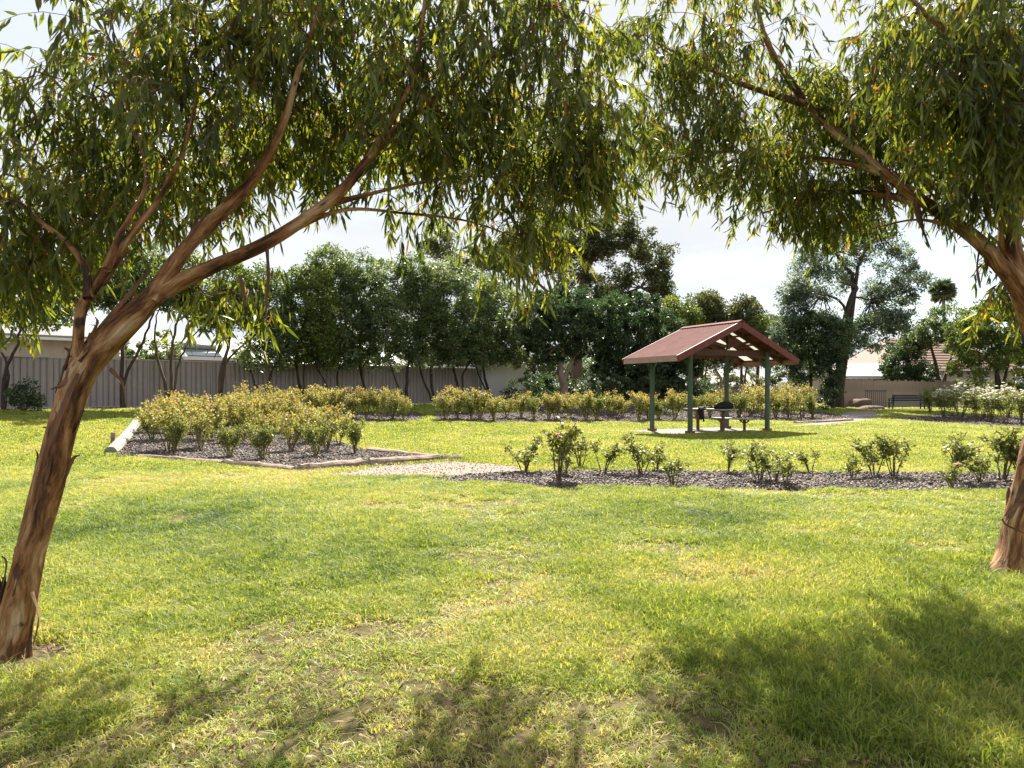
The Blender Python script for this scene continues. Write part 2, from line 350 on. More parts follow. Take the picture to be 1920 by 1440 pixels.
bed('mulch_bed', G(*backl_px), M['mulch'], 0.012, 'mulch under the short rose row before the fence', 'garden bed')
bed('mulch_bed', G(*backr_px), M['mulch'], 0.012, 'mulch under the large roses beside the concrete path', 'garden bed')
bed('mulch_bed', G(*rightbed_px), M['mulch'], 0.012, 'mulch under the white flowering roses', 'garden bed')
# leaf-littered strip along the fence
fs = [fpt(px_line(-200), 0.1), fpt(px_line(-200), 1.7), fpt(2, 1.6), fpt(8, 1.4), fpt(14, 1.3), fpt(22, 1.6), fpt(22, 0.1)]
bed('fence_border', fs, M['mulch'], 0.010, 'bare brown strip of litter along the steel fence', 'garden bed', 0.12)
# shaded ground under dark trees
bed('shrub_bed', G((985, 772), (1320, 772), (1330, 758), (985, 756)), M['mulch'], 0.009, 'shaded bare soil under the dark trees', 'garden bed')
# shelter frame of reference
SU, SV, SO = Vector((.88, .475, 0)), Vector((-.475, .88, 0)), Vector((6.0, 23.0, 0))
SU.normalize(); SV.normalize()
def sp(u, v, z=0.0): return SO + SU * u + SV * v + Vector((0, 0, z))
slab_pts = [sp(-.9, -.05), sp(3.9, -.05), sp(4.0, 2.6), sp(-.9, 2.6)]
bed('concrete_slab', slab_pts, M['concrete'], 0.022, 'concrete slab under the picnic shelter', 'slab', 0.0)
bed('concrete_path', [sp(3.85, 1.0)] + G((1500, 797), (1545, 790), (1570, 782), (1583, 772), (1640, 770), (1655, 783), (1600, 793), (1520, 799)) + [sp(3.85, 2.3)][:0], M['concrete'], 0.016, 'pale concrete path leading to the paling gate', 'path', 0.02)

# ------------------------------------------------------------------ scatter helper (grass, chips, litter)
def scatter(name, pts, rot, scl, tint, variants, mat, label, cat):
    me = bpy.data.meshes.new(name); me.vertices.add(len(pts)); me.vertices.foreach_set('co', np.asarray(pts, np.float32).ravel())
    for nm, arr, ty in (('rot', rot, 'FLOAT_VECTOR'), ('scl', scl, 'FLOAT_VECTOR'), ('tint', tint, 'FLOAT')):
        a = me.attributes.new(nm, ty, 'POINT'); a.data.foreach_set('vector' if ty == 'FLOAT_VECTOR' else 'value', np.asarray(arr, np.float32).ravel())
    o = link(name, me); tag(o, label, cat, kind='stuff')
    c = bpy.data.collections.new(name + '_pieces')
    for v in variants:
        ob = bpy.data.objects.new(name + '_piece', v); c.objects.link(ob)
        if not v.materials: v.materials.append(mat)
    g = bpy.data.node_groups.new(name + '_scatter', 'GeometryNodeTree')
    g.interface.new_socket('Geometry', in_out='INPUT', socket_type='NodeSocketGeometry'); g.interface.new_socket('Geometry', in_out='OUTPUT', socket_type='NodeSocketGeometry')
    gi = g.nodes.new('NodeGroupInput'); go = g.nodes.new('NodeGroupOutput')
    ci = g.nodes.new('GeometryNodeCollectionInfo'); ci.inputs['Collection'].default_value = c; ci.inputs['Separate Children'].default_value = True; ci.inputs['Reset Children'].default_value = True
    ip = g.nodes.new('GeometryNodeInstanceOnPoints'); ip.inputs['Pick Instance'].default_value = True
    ri = g.nodes.new('FunctionNodeRandomValue'); ri.data_type = 'INT'
    for s_ in ri.inputs:
        if s_.enabled and s_.name == 'Min': s_.default_value = 0
        if s_.enabled and s_.name == 'Max': s_.default_value = len(variants) - 1
    ro = [s_ for s_ in ri.outputs if s_.enabled][0]
    def na(nm):
        n = g.nodes.new('GeometryNodeInputNamedAttribute'); n.data_type = 'FLOAT_VECTOR'; n.inputs['Name'].default_value = nm
        return [s_ for s_ in n.outputs if s_.enabled and s_.name == 'Attribute'][0]
    e2r = g.nodes.new('FunctionNodeEulerToRotation'); g.links.new(na('rot'), e2r.inputs[0])
    g.links.new(gi.outputs[0], ip.inputs['Points']); g.links.new(ci.outputs[0], ip.inputs['Instance']); g.links.new(ro, ip.inputs['Instance Index'])
    g.links.new(e2r.outputs[0], ip.inputs['Rotation']); g.links.new(na('scl'), ip.inputs['Scale']); g.links.new(ip.outputs[0], go.inputs[0])
    md = o.modifiers.new('scatter', 'NODES'); md.node_group = g
    return o
rs = np.random.RandomState(7)
def vnoise(X, Y, scale, seed):
    """smooth value noise"""
    r = np.random.RandomState(seed); T = r.rand(64, 64)
    x = X * scale + 1000; y = Y * scale + 1000; xi = np.floor(x).astype(int); yi = np.floor(y).astype(int)
    fx = ss(x - xi); fy = ss(y - yi); g = lambda a, b: T[a % 64, b % 64]
    return (g(xi, yi) * (1 - fx) + g(xi + 1, yi) * fx) * (1 - fy) + (g(xi, yi + 1) * (1 - fx) + g(xi + 1, yi + 1) * fx) * fy
def fbm(X, Y, scale, seed): return (vnoise(X, Y, scale, seed) + .5 * vnoise(X, Y, scale * 2.1, seed + 1) + .25 * vnoise(X, Y, scale * 4.3, seed + 2)) / 1.75

def tuft(seed, n, hgt, spread, wd, lean):
    r = np.random.RandomState(seed); V = []; Q = []; bl = []
    for k in range(n):
        a = r.rand() * 6.283; d = spread * math.sqrt(r.rand()); b = np.array((math.cos(a) * d, math.sin(a) * d, -0.005))
        h = hgt * r.uniform(.45, 1.1); la = r.rand() * 6.283; le = lean * r.uniform(.2, 1.3) * h
        ld = np.array((math.cos(la), math.sin(la), 0)); sa = r.rand() * 6.283; sdv = np.array((math.cos(sa), math.sin(sa), 0)) * wd * r.uniform(.7, 1.2) / 2
        m_ = b + ld * le * .35 + np.array((0, 0, h * .6)); tp = b + ld * le + np.array((0, 0, h * (1 - .25 * lean)))
        i = len(V); V += [b - sdv, b + sdv, m_ + sdv * .8, m_ - sdv * .8, tp + sdv * .15, tp - sdv * .15]; Q += [(i, i + 1, i + 2, i + 3), (i + 3, i + 2, i + 4, i + 5)]; bl += [r.rand()] * 6
    me = np_mesh('grass_tuft', np.array(V), np.array(Q)); a = me.attributes.new('blade', 'FLOAT', 'POINT'); a.data.foreach_set('value', np.array(bl, np.float32)); return me
def lawn_points(n, y0, y1, dens_pow, seed):
    r = np.random.RandomState(seed)
    Y = (y0 ** (2 - dens_pow) + r.rand(n) * (y1 ** (2 - dens_pow) - y0 ** (2 - dens_pow))) ** (1 / (2 - dens_pow)) if dens_pow != 2 else y0 * (y1 / y0) ** r.rand(n)
    X = (r.rand(n) * 2 - 1) * (0.78 * Y + 0.9)
    keep = np.ones(n, bool)
    jx = X + r.normal(0, .05, n); jy = Y + r.normal(0, .07, n)
    for nm, P in POLY.items(): keep &= ~in_poly(jx, jy, P)
    D = (X - FA[0]) * FN[0] + (Y - FA[1]) * FN[1]; keep &= D > 1.2
    return X[keep], Y[keep], r
near_variants = [tuft(10 + i, 24, .060, .050, .0048, .8) for i in range(4)] + [tuft(30 + i, 20, .085, .040, .0050, 1.0) for i in range(2)]
far_variants = [tuft(50 + i, 26, .075, .13, .015, .7) for i in range(4)]
TREES_XY = [(-2.69, 3.66), (4.05, 5.35)]
def lawn_attrs(X, Y, r):
    dry = fbm(X, Y, .55, 3); dk = fbm(X, Y, .9, 11); fine = r.rand(len(X))
    tint = .50 + .42 * (dry - .5) * 1.6 - .34 * np.clip(dk - .58, 0, 1) * 1.8 + (fine - .5) * .38
    tint += .50 * (fbm(X, Y, 5.5, 41) - .5)
    tint += .10 * ss((Y - 7) / 5.0)                          # tint shifts yellower with distance, towards the beds
    return tint, dry, dk
X, Y, r = lawn_points(165000, 2.3, 12.5, 1.15, 1)
tint, dry, dk = lawn_attrs(X, Y, r)
bare = fbm(X, Y, 1.3, 21) + .30 * np.exp(-((X + 1.3) ** 2 / 5 + (Y - 2.5) ** 2 / .9))
thin = ss((bare - .52) / .22); keep = r.rand(len(X)) > thin * .88; tint = tint + thin * .12
for tx, ty in TREES_XY: keep &= (np.hypot(X - tx, (Y - ty) * 1.6) > .28 + .22 * r.rand(len(X)))
X, Y, tint, dk, dry, thin = X[keep], Y[keep], tint[keep], dk[keep], dry[keep], thin[keep]; n = len(X)
rough_zone = ss((X - .2) / 1.5) * (1 - ss((Y - 3.5) / 4))
hs = (1 - .45 * thin) * (.62 + .6 * fbm(X, Y, 1.8, 31) + .55 * rough_zone) * r.uniform(.7, 1.3, n)
wide = r.uniform(.8, 1.25, n) * (1 + .05 * (Y - 2.3))
scatter('grass', np.stack([X, Y, gz(X, Y)], 1), np.stack([r.normal(0, .12, n), r.normal(0, .12, n), r.rand(n) * 6.283], 1), np.stack([wide, wide, hs], 1),
        np.clip(tint, 0, 1), near_variants, M['grass'], 'short lawn grass with dry and long patches between the two gums', 'grass')
X, Y, r = lawn_points(150000, 12.0, 48.0, 1.0, 2)
tint, dry, dk = lawn_attrs(X, Y, r); n = len(X)
wide = r.uniform(.8, 1.3, n) * (.55 + .026 * Y); hs = r.uniform(.6, 1.1, n) * (.75 + .4 * fbm(X, Y, 1.0, 5))
scatter('grass', np.stack([X, Y, gz(X, Y)], 1), np.stack([r.normal(0, .1, n), r.normal(0, .1, n), r.rand(n) * 6.283], 1), np.stack([wide, wide, hs], 1),
        np.clip(tint * .8 + .05, 0, 1), far_variants, M['grass'], 'mown bright lawn grass around the picnic shelter and beds', 'grass')
# mulch chips on the beds
def chip(seed):
    r = np.random.RandomState(seed); b = np.array([(x, y, z) for z in (0, .3) for x, y in ((-.5, -.3), (.5, -.3), (.5, .3), (-.5, .3))], float); b += r.uniform(-.13, .13, b.shape)
    return np_mesh('mulch_chip', b * .05, np.array([(0, 3, 2, 1), (4, 5, 6, 7), (0, 1, 5, 4), (1, 2, 6, 5), (2, 3, 7, 6), (3, 0, 4, 7)]))
cp = []; on_path = []
for (k, P), dn in zip(list(POLY.items()), [620, 260, 820, 160, 160, 130, 160, 80, 60, 0, 0]):
    A = np.array(P); lo, hi = A.min(0), A.max(0); n = int((hi[0] - lo[0]) * (hi[1] - lo[1]) * dn)
    q = rs.rand(n, 2) * (hi - lo) + lo; q = q[in_poly(q[:, 0], q[:, 1], P)]; q = q[np.abs(q[:, 0]) < .8 * q[:, 1] + 1.5]; cp.append(q); on_path.append(np.full(len(q), k.startswith('gravel')))
q = np.concatenate(cp); n = len(q); on_path = np.concatenate(on_path)
s_ = rs.uniform(.25, 1.0, n) * (1 + .02 * np.clip(q[:, 1] - 12, 0, 30))
s_ = np.where(on_path, s_ * .42, s_); ctn = np.where(on_path, rs.uniform(.85, 1.0, n), rs.rand(n))
scatter('bark_chips', np.stack([q[:, 0], q[:, 1], gz(q[:, 0], q[:, 1]) + .012], 1), np.stack([rs.normal(0, .35, n), rs.normal(0, .35, n), rs.rand(n) * 6.283], 1),
        np.stack([s_, s_, s_ * rs.uniform(.6, 1.8, n)], 1), ctn, [chip(i) for i in range(5)], M['chip'], 'loose grey brown bark chips covering the rose beds', 'mulch')
# fallen leaves and bark pieces near the gums
def fleaf(seed):
    r = np.random.RandomState(seed); L = .11; c = r.uniform(-.02, .02)
    return np_mesh('fallen_leaf', np.array([(-L / 2, 0, 0), (-L * .1, .010, .008), (L * .15, c + .009, .010), (L / 2, c * 2, .004), (L * .15, c - .009, .010), (-L * .1, -.010, .008)]), np.array([(0, 1, 4, 5), (1, 2, 3, 4)]))
n = 2600; nb = 420
lx = np.concatenate([rs.normal(-1.2, 1.5, n // 2), rs.uniform(-3.5, 4.5, n // 2)]); ly = np.concatenate([rs.uniform(2.2, 4.6, n // 2), 2.2 + 7 * rs.rand(n // 2) ** 2])
for bx, by in TREES_XY:
    a = rs.rand(nb) * 6.283; d = .12 + .55 * rs.rand(nb) ** 1.3; lx = np.concatenate([lx, bx + np.cos(a) * d * 1.3]); ly = np.concatenate([ly, by + np.sin(a) * d])
n = len(lx); s_ = rs.uniform(.25, .62, n)
scatter('leaf_litter', np.stack([lx, ly, gz(lx, ly) + rs.uniform(.004, .035, n)], 1), np.stack([rs.normal(0, .4, n), rs.normal(0, .4, n), rs.rand(n) * 6.283], 1), np.stack([s_, s_, s_], 1), rs.rand(n),
        [fleaf(i) for i in range(4)], M['litter_leaf'], 'brown fallen gum leaves scattered through the near grass', 'leaf litter')

# ------------------------------------------------------------------ foliage builders
def unit(v): return v / (np.linalg.norm(v, axis=-1, keepdims=True) + 1e-9)
def blades(name, B, D, S, L, W, tint, curve):
    """lance-shaped leaves: base, direction, side vector, length, width"""
    n = len(B); S = unit(S - D * (S * D).sum(1)[:, None]); Nn = np.cross(D, S); L = L[:, None]; W = W[:, None]; c = curve[:, None]
    V = np.empty((n, 6, 3)); V[:, 0] = B
    m1 = B + D * L * .32 + Nn * L * c * .5; m2 = B + D * L * .68 + Nn * L * c * .6
    V[:, 1] = m1 - S * W * .5; V[:, 2] = m1 + S * W * .5; V[:, 3] = m2 - S * W * .36; V[:, 4] = m2 + S * W * .36; V[:, 5] = B + D * L
    T = np.array([(0, 2, 1), (1, 2, 4), (1, 4, 3), (3, 4, 5)]); Fc = (np.arange(n)[:, None, None] * 6 + T[None]).reshape(-1, 3)
    return np_mesh(name, V.reshape(-1, 3), Fc, tint=np.repeat(tint, 6))
def diamonds(name, B, D, S, L, W, tint):
    n = len(B); S = unit(S - D * (S * D).sum(1)[:, None]); L = L[:, None]; W = W[:, None]
    V = np.empty((n, 4, 3)); V[:, 0] = B; V[:, 1] = B + D * L * .45 + S * W * .5; V[:, 2] = B + D * L; V[:, 3] = B + D * L * .45 - S * W * .5
    return np_mesh(name, V.reshape(-1, 3), np.arange(n * 4).reshape(-1, 4), tint=np.repeat(tint, 4))
def rdir(r, n): return unit(r.normal(0, 1, (n, 3)))
def crown_mesh(name, lobes, n, seed, leaf=(.13, .065), clump=.30, nclump=60, droop=.0, inner=.5):
    """leafy crown: leaves in clumps spread over and through lumpy lobes"""
    r = np.random.RandomState(seed); lobes = np.array(lobes, float); wt = (lobes[:, 3] * lobes[:, 4] + lobes[:, 3] * lobes[:, 5] + lobes[:, 4] * lobes[:, 5]); wt /= wt.sum()
    nc = nclump * len(lobes); li = r.choice(len(lobes), nc, p=wt); d = rdir(r, nc); rr = (inner + (1 - inner) * r.rand(nc) ** .5) * r.uniform(.76, 1.18, nc)
    C = lobes[li, :3] + d * lobes[li, 3:6] * rr[:, None]; ct = r.rand(nc); cs = clump * r.uniform(.45, 1.6, nc)
    k = r.randint(0, nc, n); off = rdir(r, n) * (cs[k] * r.rand(n) ** .45)[:, None]; off[:, 2] *= .75
    B = C[k] + off; D = unit(unit(off) * .7 + rdir(r, n) * .8 + np.array((0, 0, .25 - droop))); S = rdir(r, n)
    L = leaf[0] * r.uniform(.65, 1.3, n); W = leaf[1] * r.uniform(.7, 1.3, n)
    tint = np.clip(.08 + .62 * ct[k] + r.normal(0, .15, n) + .18 * (rr[k] - .7), 0, 1)  # shade inside the crown put into leaf tint: inner clumps darker, outer paler
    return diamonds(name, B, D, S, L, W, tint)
def stems_mesh(name, stems, n=7, seed=0, wob=.05):
    r = np.random.RandomState(seed); VV = []; QQ = []; UU = []; b = 0
    for st in stems:
        P = cr_spline(st, 5); P[1:-1, :3] += r.normal(0, wob, (len(P) - 2, 3)) * .35
        V, Q, U = tube_np(P[:, :3], np.maximum(P[:, 3], .006), n); VV.append(V); QQ.append(Q + b); UU.append(U); b += len(V)
    return np_mesh(name, np.concatenate(VV), np.concatenate(QQ), True, uv=np.concatenate(UU))
def bg_tree(name, label, base, stems, lobes, leafmat_, nleaf, seed, group=None, bark='bark_brown', leaf=(.13, .065), clump=.25, nclump=62, droop=0., inner=.66, rz=0.):
    nleaf = int(nleaf * 1.6)
    """stems: rows of (x,y,z,r) relative to the base; lobes: x,y,z,rx,ry,rz"""
    o = empty(name, base, label, 'tree', group, rz)
    st = list(stems); r = np.random.RandomState(seed + 99)
    for lb in lobes:                                        # limbs into every lobe from the closest stem top
        c = np.array(lb[:3]); tops = [np.array(s[-1]) for s in stems]; tp = min(tops, key=lambda q: np.linalg.norm(q[:3] - c))
        for k in range(3):
            e = c + r.uniform(-.6, .6, 3) * np.array(lb[3:6]); m_ = (tp[:3] + e) / 2 + r.normal(0, .1, 3)
            st.append([(*tp[:3], tp[3] * .8), (*m_, tp[3] * .5), (*e, .008)])
    link('trunk', stems_mesh('trunk', st, 7, seed), M[bark], o)
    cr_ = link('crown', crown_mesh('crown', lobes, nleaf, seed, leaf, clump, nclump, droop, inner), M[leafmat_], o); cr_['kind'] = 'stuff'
    return o

# ------------------------------------------------------------------ the two near gums
class Gum:
    def __init__(s, name, label, seed): 
        s.r = np.random.RandomState(seed); s.name = name; s.label = label; s.nodes = []; s.par = []; s.rad = []; s.fixed = []
        s.main = []
    def limb(s, rows, start=None):
        """rows of (photo x, photo y, depth, radius)"""
        P = cr_spline([(*pix(x, y, d), rr) for x, y, d, rr in rows], 6); s.main.append(P)
        prev = -1
        if start is not None: prev = int(np.argmin(np.linalg.norm(np.array(s.nodes) - P[0, :3], axis=1)))
        for q in P:
            s.nodes.append(q[:3]); s.par.append(prev); s.rad.append(q[3]); s.fixed.append(True); prev = len(s.nodes) - 1
        return P
    def grow(s, T, first_free=8):
        r = s.r; nodes = [np.array(q) for q in s.nodes]; A = np.array(nodes)
        allow0 = np.arange(len(A)) >= first_free
        d0 = np.min(np.linalg.norm(T[:, None] - A[None, allow0], axis=2), axis=1); T = T[np.argsort(d0)]
        cap = len(A) + len(T) * 9; BUF = np.empty((cap, 3)); BUF[:len(A)] = A; cnt = len(A); ok = np.zeros(cap, bool); ok[:cnt] = allow0
        s.tips = []; paths = []
        for tg in T:
            dv = tg - BUF[:cnt]; dist = np.linalg.norm(dv, axis=1); cost = dist + np.where(dv[:, 2] < -.05, -dv[:, 2] * .35, 0); cost[~ok[:cnt]] = 1e9
            i = int(np.argmin(cost)); p0 = BUF[i]; L = dist[i]; k = max(2, min(8, int(L / .12)))
            mid = (p0 + tg) / 2 + r.normal(0, .07 * L, 3) + np.array((0, 0, .12 * L))
            prev = i
            for j in range(1, k + 1):
                t = j / k; q = (1 - t) ** 2 * p0 + 2 * t * (1 - t) * mid + t * t * tg
                if j < k: q = q + r.normal(0, .008, 3)
                BUF[cnt] = q; ok[cnt] = True; s.par.append(prev); s.rad.append(0.0); s.fixed.append(False); prev = cnt; cnt += 1
            s.tips.append(prev)
        s.P = BUF[:cnt].copy(); par = np.array(s.par); rad2 = np.zeros(cnt); e = 2.35
        child = np.bincount(par[par >= 0], minlength=cnt)
        for i in range(cnt - 1, -1, -1):
            if child[i] == 0 and not s.fixed[i]: rad2[i] += .0030 ** e
            if not s.fixed[i] and par[i] >= 0: rad2[par[i]] += rad2[i]
        R = np.array(s.rad); fr = ~np.array(s.fixed); R[fr] = np.minimum(rad2[fr] ** (1 / e), .035); s.R = R; s.parr = par
    def build(s, base, twigs=4, leaves=12, leaf_len=.12, leaf_w=.021, ridg=None):
        r = s.r; o = empty(s.name, base, s.label, 'tree'); off = np.array(base)
        VV = []; QQ = []; UU = []; b = 0
        for P in s.main:
            k = 20 if P[0, 3] > .05 else 12
            rf = np.random.RandomState(int(P[0, 3] * 1e5)); ph = rf.rand(8) * 6.283
            def ridges(a, L, ph=ph): return 1 + .055 * np.sin(3 * a + ph[0] + L * 2.1) + .04 * np.sin(5 * a + ph[1] - L * 3.3) + .035 * np.sin(9 * a + ph[2] + L * 4) + .05 * np.sin(L * 9 + ph[3] + 2 * a) * np.sin(L * 3.7 + ph[4]) + .025 * np.sin(14 * a + ph[5] + L * 7)
            Pd = cr_spline(P, 3)
            if P[0, 3] > .1:
                base_r = ridges
                def ridges(a, L, g=base_r, ph=ph): e_ = math.exp(-L / .11); return g(a, L) * (1 + e_ * (.35 + .38 * np.sin(5 * a + ph[6]) + .18 * np.sin(3 * a + ph[7])))
            V, Q, U = tube_np(Pd[:, :3], Pd[:, 3], k, ridges=ridges); VV.append(V); QQ.append(Q + b); UU.append(U + rf.rand(3) * 5); b += len(V)
        link('trunk', np_mesh('trunk', np.concatenate(VV) - off, np.concatenate(QQ), True, uv=np.concatenate(UU)), M['gum_bark'], o)
        # grown branches, drawn as one tube per chain
        cnt = len(s.P); heavy = {}
        for i in range(cnt):
            p = s.parr[i]
            if p >= 0 and not s.fixed[i] and (p not in heavy or s.R[i] > s.R[heavy[p]]): heavy[p] = i
        VV = []; QQ = []; UU = []; b = 0; done = set()
        for i in range(cnt):
            if s.fixed[i] or i in done: continue
            p = s.parr[i]
            ch = [p, i]; done.add(i)
            while ch[-1] in heavy and heavy[ch[-1]] not in done: ch.append(heavy[ch[-1]]); done.add(ch[-1])
            rr = s.R[ch].copy(); rr[0] = min(rr[0], rr[1] * 1.25)
            if len(ch) < 2: continue
            V, Q, U = tube_np(s.P[ch], np.maximum(rr, .0022), 5 if rr[1] > .006 else 3); VV.append(V); QQ.append(Q + b); UU.append(U); b += len(V)
        # hanging twigs and their leaves
        LB = []; LD = []; LT = []
        for tp in s.tips:
            tt = r.normal(0, .15); p = s.P[tp]; p1 = s.P[s.parr[tp]]; hd = p - p1; hd = hd / (np.linalg.norm(hd) + 1e-6)
            for k in range(twigs):
                d = hd * .5 + r.normal(0, .62, 3); d[2] -= .1; d /= np.linalg.norm(d); ln = r.uniform(.20, .50); q = p.copy() + (p1 - p) * r.rand() * .8; pts = [q.copy()]
                m_ = 5
                for j in range(m_):
                    d = d + np.array((0, 0, -.30)); d /= np.linalg.norm(d); q = q + d * ln / m_; pts.append(q.copy())
                V, Q, U = tube_np(pts, np.linspace(.0024, .001, m_ + 1), 3); VV.append(V); QQ.append(Q + b); UU.append(U); b += len(V)
                nl = r.poisson(leaves) + 3; t = r.rand(nl) ** .7 * m_; i0 = np.minimum(t.astype(int), m_ - 1); pa = np.array(pts)
                LB.append(pa[i0] + (pa[i0 + 1] - pa[i0]) * (t - i0)[:, None]); LD.append(np.tile(d, (nl, 1))); LT.append(np.full(nl, tt + r.normal(0, .06)))
        link('branches', np_mesh('branches', np.concatenate(VV) - off, np.concatenate(QQ), True, uv=np.concatenate(UU)), M['twig'], o)['kind'] = 'stuff'
        B = np.concatenate(LB); D = np.concatenate(LD); n = len(B)
        D = unit(D * .35 + r.normal(0, .42, (n, 3)) + np.array((0, 0, -.75))); S = rdir(r, n)
        L = leaf_len * np.clip(r.lognormal(-.05, .32, n), .4, 1.7); W = leaf_w * r.uniform(.7, 1.3, n)
        tint = np.clip(r.beta(2.2, 2.6, n) * .92 + np.concatenate(LT), 0, .95); tint[r.rand(n) < .03] = 1.0
        c = link('crown', blades('crown', B - off, D, S, L, W, tint, r.uniform(-.12, .12, n)), M['gum_leaf'], o); c['kind'] = 'stuff'
        print(s.name, 'leaves', n); return o
def blob_points(r, blobs):
    """blobs: photo x, photo y, depth, rx, ry, rz, count (metres)"""
    out = []
    for x, y, d, rx, ry, rz, k in blobs:
        c = np.array(pix(x, y, d)); q = rdir(r, k) * (r.rand(k) ** .42)[:, None] * np.array((rx, ry, rz)); out.append(c + q)
    Q_ = np.concatenate(out); ph = r.rand(9, 4) * 6.28; kv = rdir(r, 9) * r.uniform(5, 9, 9)[:, None]
    f = sum(np.sin(Q_ @ kv[i] + ph[i, 0]) for i in range(9)); return Q_[f > np.quantile(f, .26)]
def strip_child(parent, pts, wd, off, seed=0, mat='bark_strip'):
    """a curling ribbon of shed bark"""
    r = np.random.RandomState(seed); P = cr_spline([(*p, 1) for p in pts], 4)[:, :3]; n = len(P); T = unit(np.gradient(P, axis=0)); V = []
    for i in range(n):
        a = seed + i * .22; sdv = unit(np.cross(T[i], np.array((math.cos(a), math.sin(a), .3))))
        wv = wd * (1 - .75 * (i / (n - 1)) ** 2) * r.uniform(.75, 1.2); nn = np.cross(T[i], sdv)
        V += [P[i] - sdv * wv / 2, P[i] + nn * wv * .3, P[i] + sdv * wv / 2]
    Q = [(i * 3 + k, i * 3 + k + 1, i * 3 + k + 4, i * 3 + k + 3) for i in range(n - 1) for k in (0, 1)]
    return link('bark_strip', np_mesh('bark_strip', np.array(V) - np.array(off), np.array(Q), True), M[mat], parent)

gl = Gum('gum_tree', 'leaning gum tree with peeling orange and cream bark', 5)
gl.limb([(10, 1262, 3.66, .1075), (18, 1225, 3.66, .0912), (42, 1110, 3.67, .0774), (70, 990, 3.68, .0705), (96, 890, 3.70, .0705), (122, 790, 3.72, .0722), (150, 705, 3.75, .0808), (190, 652, 3.80, .0740), (245, 597, 3.85, .0645), (300, 548, 3.90, .0550),
         (390, 503, 3.95, .0421), (490, 460, 4.0, .0370), (575, 408, 4.06, .0344), (640, 358, 4.1, .0310), (690, 300, 4.15, .0275), (745, 240, 4.22, .0232), (815, 185, 4.3, .0189), (905, 120, 4.4, .0146), (1010, 40, 4.5, .0103), (1080, -60, 4.6, .0060)])
gl.limb([(285, 560, 3.88, .0516), (345, 472, 3.92, .0404), (400, 412, 3.95, .0370), (455, 362, 3.95, .0310), (498, 300, 3.93, .0249), (535, 220, 3.9, .0198), (560, 130, 3.9, .0155), (600, 10, 3.9, .0103), (640, -120, 3.9, .0060)], 1)
gl.limb([(152, 700, 3.74, .0473), (147, 640, 3.72, .0292), (155, 575, 3.72, .0275), (190, 520, 3.72, .0249), (228, 465, 3.74, .0215), (262, 420, 3.76, .0189), (300, 370, 3.8, .0155), (345, 280, 3.82, .0120), (370, 160, 3.85, .0086), (360, 20, 3.9, .0060)], 1)
gl.limb([(165, 560, 3.64, .0258), (158, 500, 3.7, .0163), (120, 450, 3.8, .0146), (75, 415, 3.9, .0120), (30, 370, 4.0, .0086), (-40, 300, 4.1, .0060)], 1)
gl.limb([(200, 505, 3.6, .0224), (225, 440, 3.7, .0163), (245, 405, 3.75, .0146), (275, 330, 3.85, .0112), (240, 200, 3.95, .0077), (200, 60, 4.0, .0052)], 1)
gl.limb([(600, 388, 4.08, .0224), (700, 362, 4.2, .0129), (800, 340, 4.35, .0103), (900, 330, 4.5, .0077), (1000, 345, 4.6, .0052)], 1)
gl.limb([(520, 445, 4.03, .0206), (640, 395, 4.15, .0120), (760, 400, 4.3, .0086), (880, 415, 4.45, .0069), (980, 450, 4.55, .0043)], 1)
gl.limb([(690, 300, 4.15, .0232), (770, 160, 4.05, .0155), (790, 60, 4.0, .0112), (800, -60, 4.0, .0069)], 1)
T = blob_points(gl.r, [(150, 270, 4.0, .60, .7, .50, 80), (60, 400, 4.1, .50, .5, .34, 45), (360, 150, 4.1, .75, .8, .62, 105), (330, 290, 4.7, .8, .5, .35, 60), (560, 100, 4.2, .9, .9, .6, 120), (610, 240, 4.8, .85, .5, .36, 48),
     (820, 120, 4.35, .85, .8, .6, 115), (850, 235, 4.35, .7, .6, .32, 48), (1030, 150, 4.5, .50, .6, .75, 95), (1070, 275, 4.5, .40, .5, .32, 45), (880, 370, 4.5, .65, .45, .10, 20), (960, 440, 4.6, .30, .35, .12, 14),
     (50, 500, 4.3, .35, .4, .2, 16), (415, 555, 4.6, .26, .3, .12, 12), (180, 360, 4.5, .6, .4, .35, 34),
     (500, 245, 5.8, .8, .5, .22, 22), (760, 240, 5.9, .8, .5, .22, 24), (980, 245, 6.0, .7, .5, .22, 24),
     (420, -120, 4.1, .9, 1.0, .6, 50), (600, -220, 4.2, 1.2, 1.0, .65, 70), (900, -180, 4.4, 1.1, 1.0, .6, 60)])
gl.grow(T, 50)
gbase = pix(20, 1245, 3.66); gbase.z = 0
gum_l = gl.build(gbase, 4, 11, .100, .0175)

gr = Gum('gum_tree', 'gum tree with flaking grey brown trunk and yellow green arching limb', 8)
gr.limb([(1922, 1092, 5.35, .235), (1925, 1062, 5.35, .205), (1938, 960, 5.36, .185), (1962, 860, 5.38, .175), (1988, 750, 5.40, .165), (1972, 640, 5.42, .150), (1925, 555, 5.45, .10), (1893, 470, 5.5, .082), (1894, 395, 5.5, .075), (1905, 300, 5.5, .062), (1890, 190, 5.5, .05), (1870, 60, 5.5, .035), (1850, -100, 5.5, .02)])
gr.limb([(1975, 650, 5.42, .1020), (1935, 575, 5.36, .0748), (1885, 505, 5.34, .0646), (1830, 448, 5.4, .0544), (1765, 400, 5.5, .0467), (1695, 352, 5.6, .0408), (1620, 292, 5.75, .0357), (1540, 225, 5.9, .0306), (1480, 150, 6.0, .0289), (1435, 70, 6.1, .0221), (1415, -20, 6.2, .0153), (1390, -140, 6.3, .0085)], 1)
gr.limb([(1986, 745, 5.40, .10), (2050, 580, 5.0, .07), (2030, 380, 4.6, .05), (1950, 195, 4.4, .036), (1870, 125, 4.35, .028), (1790, 68, 4.3, .022), (1720, 10, 4.2, .015), (1660, -70, 4.1, .008)], 1)
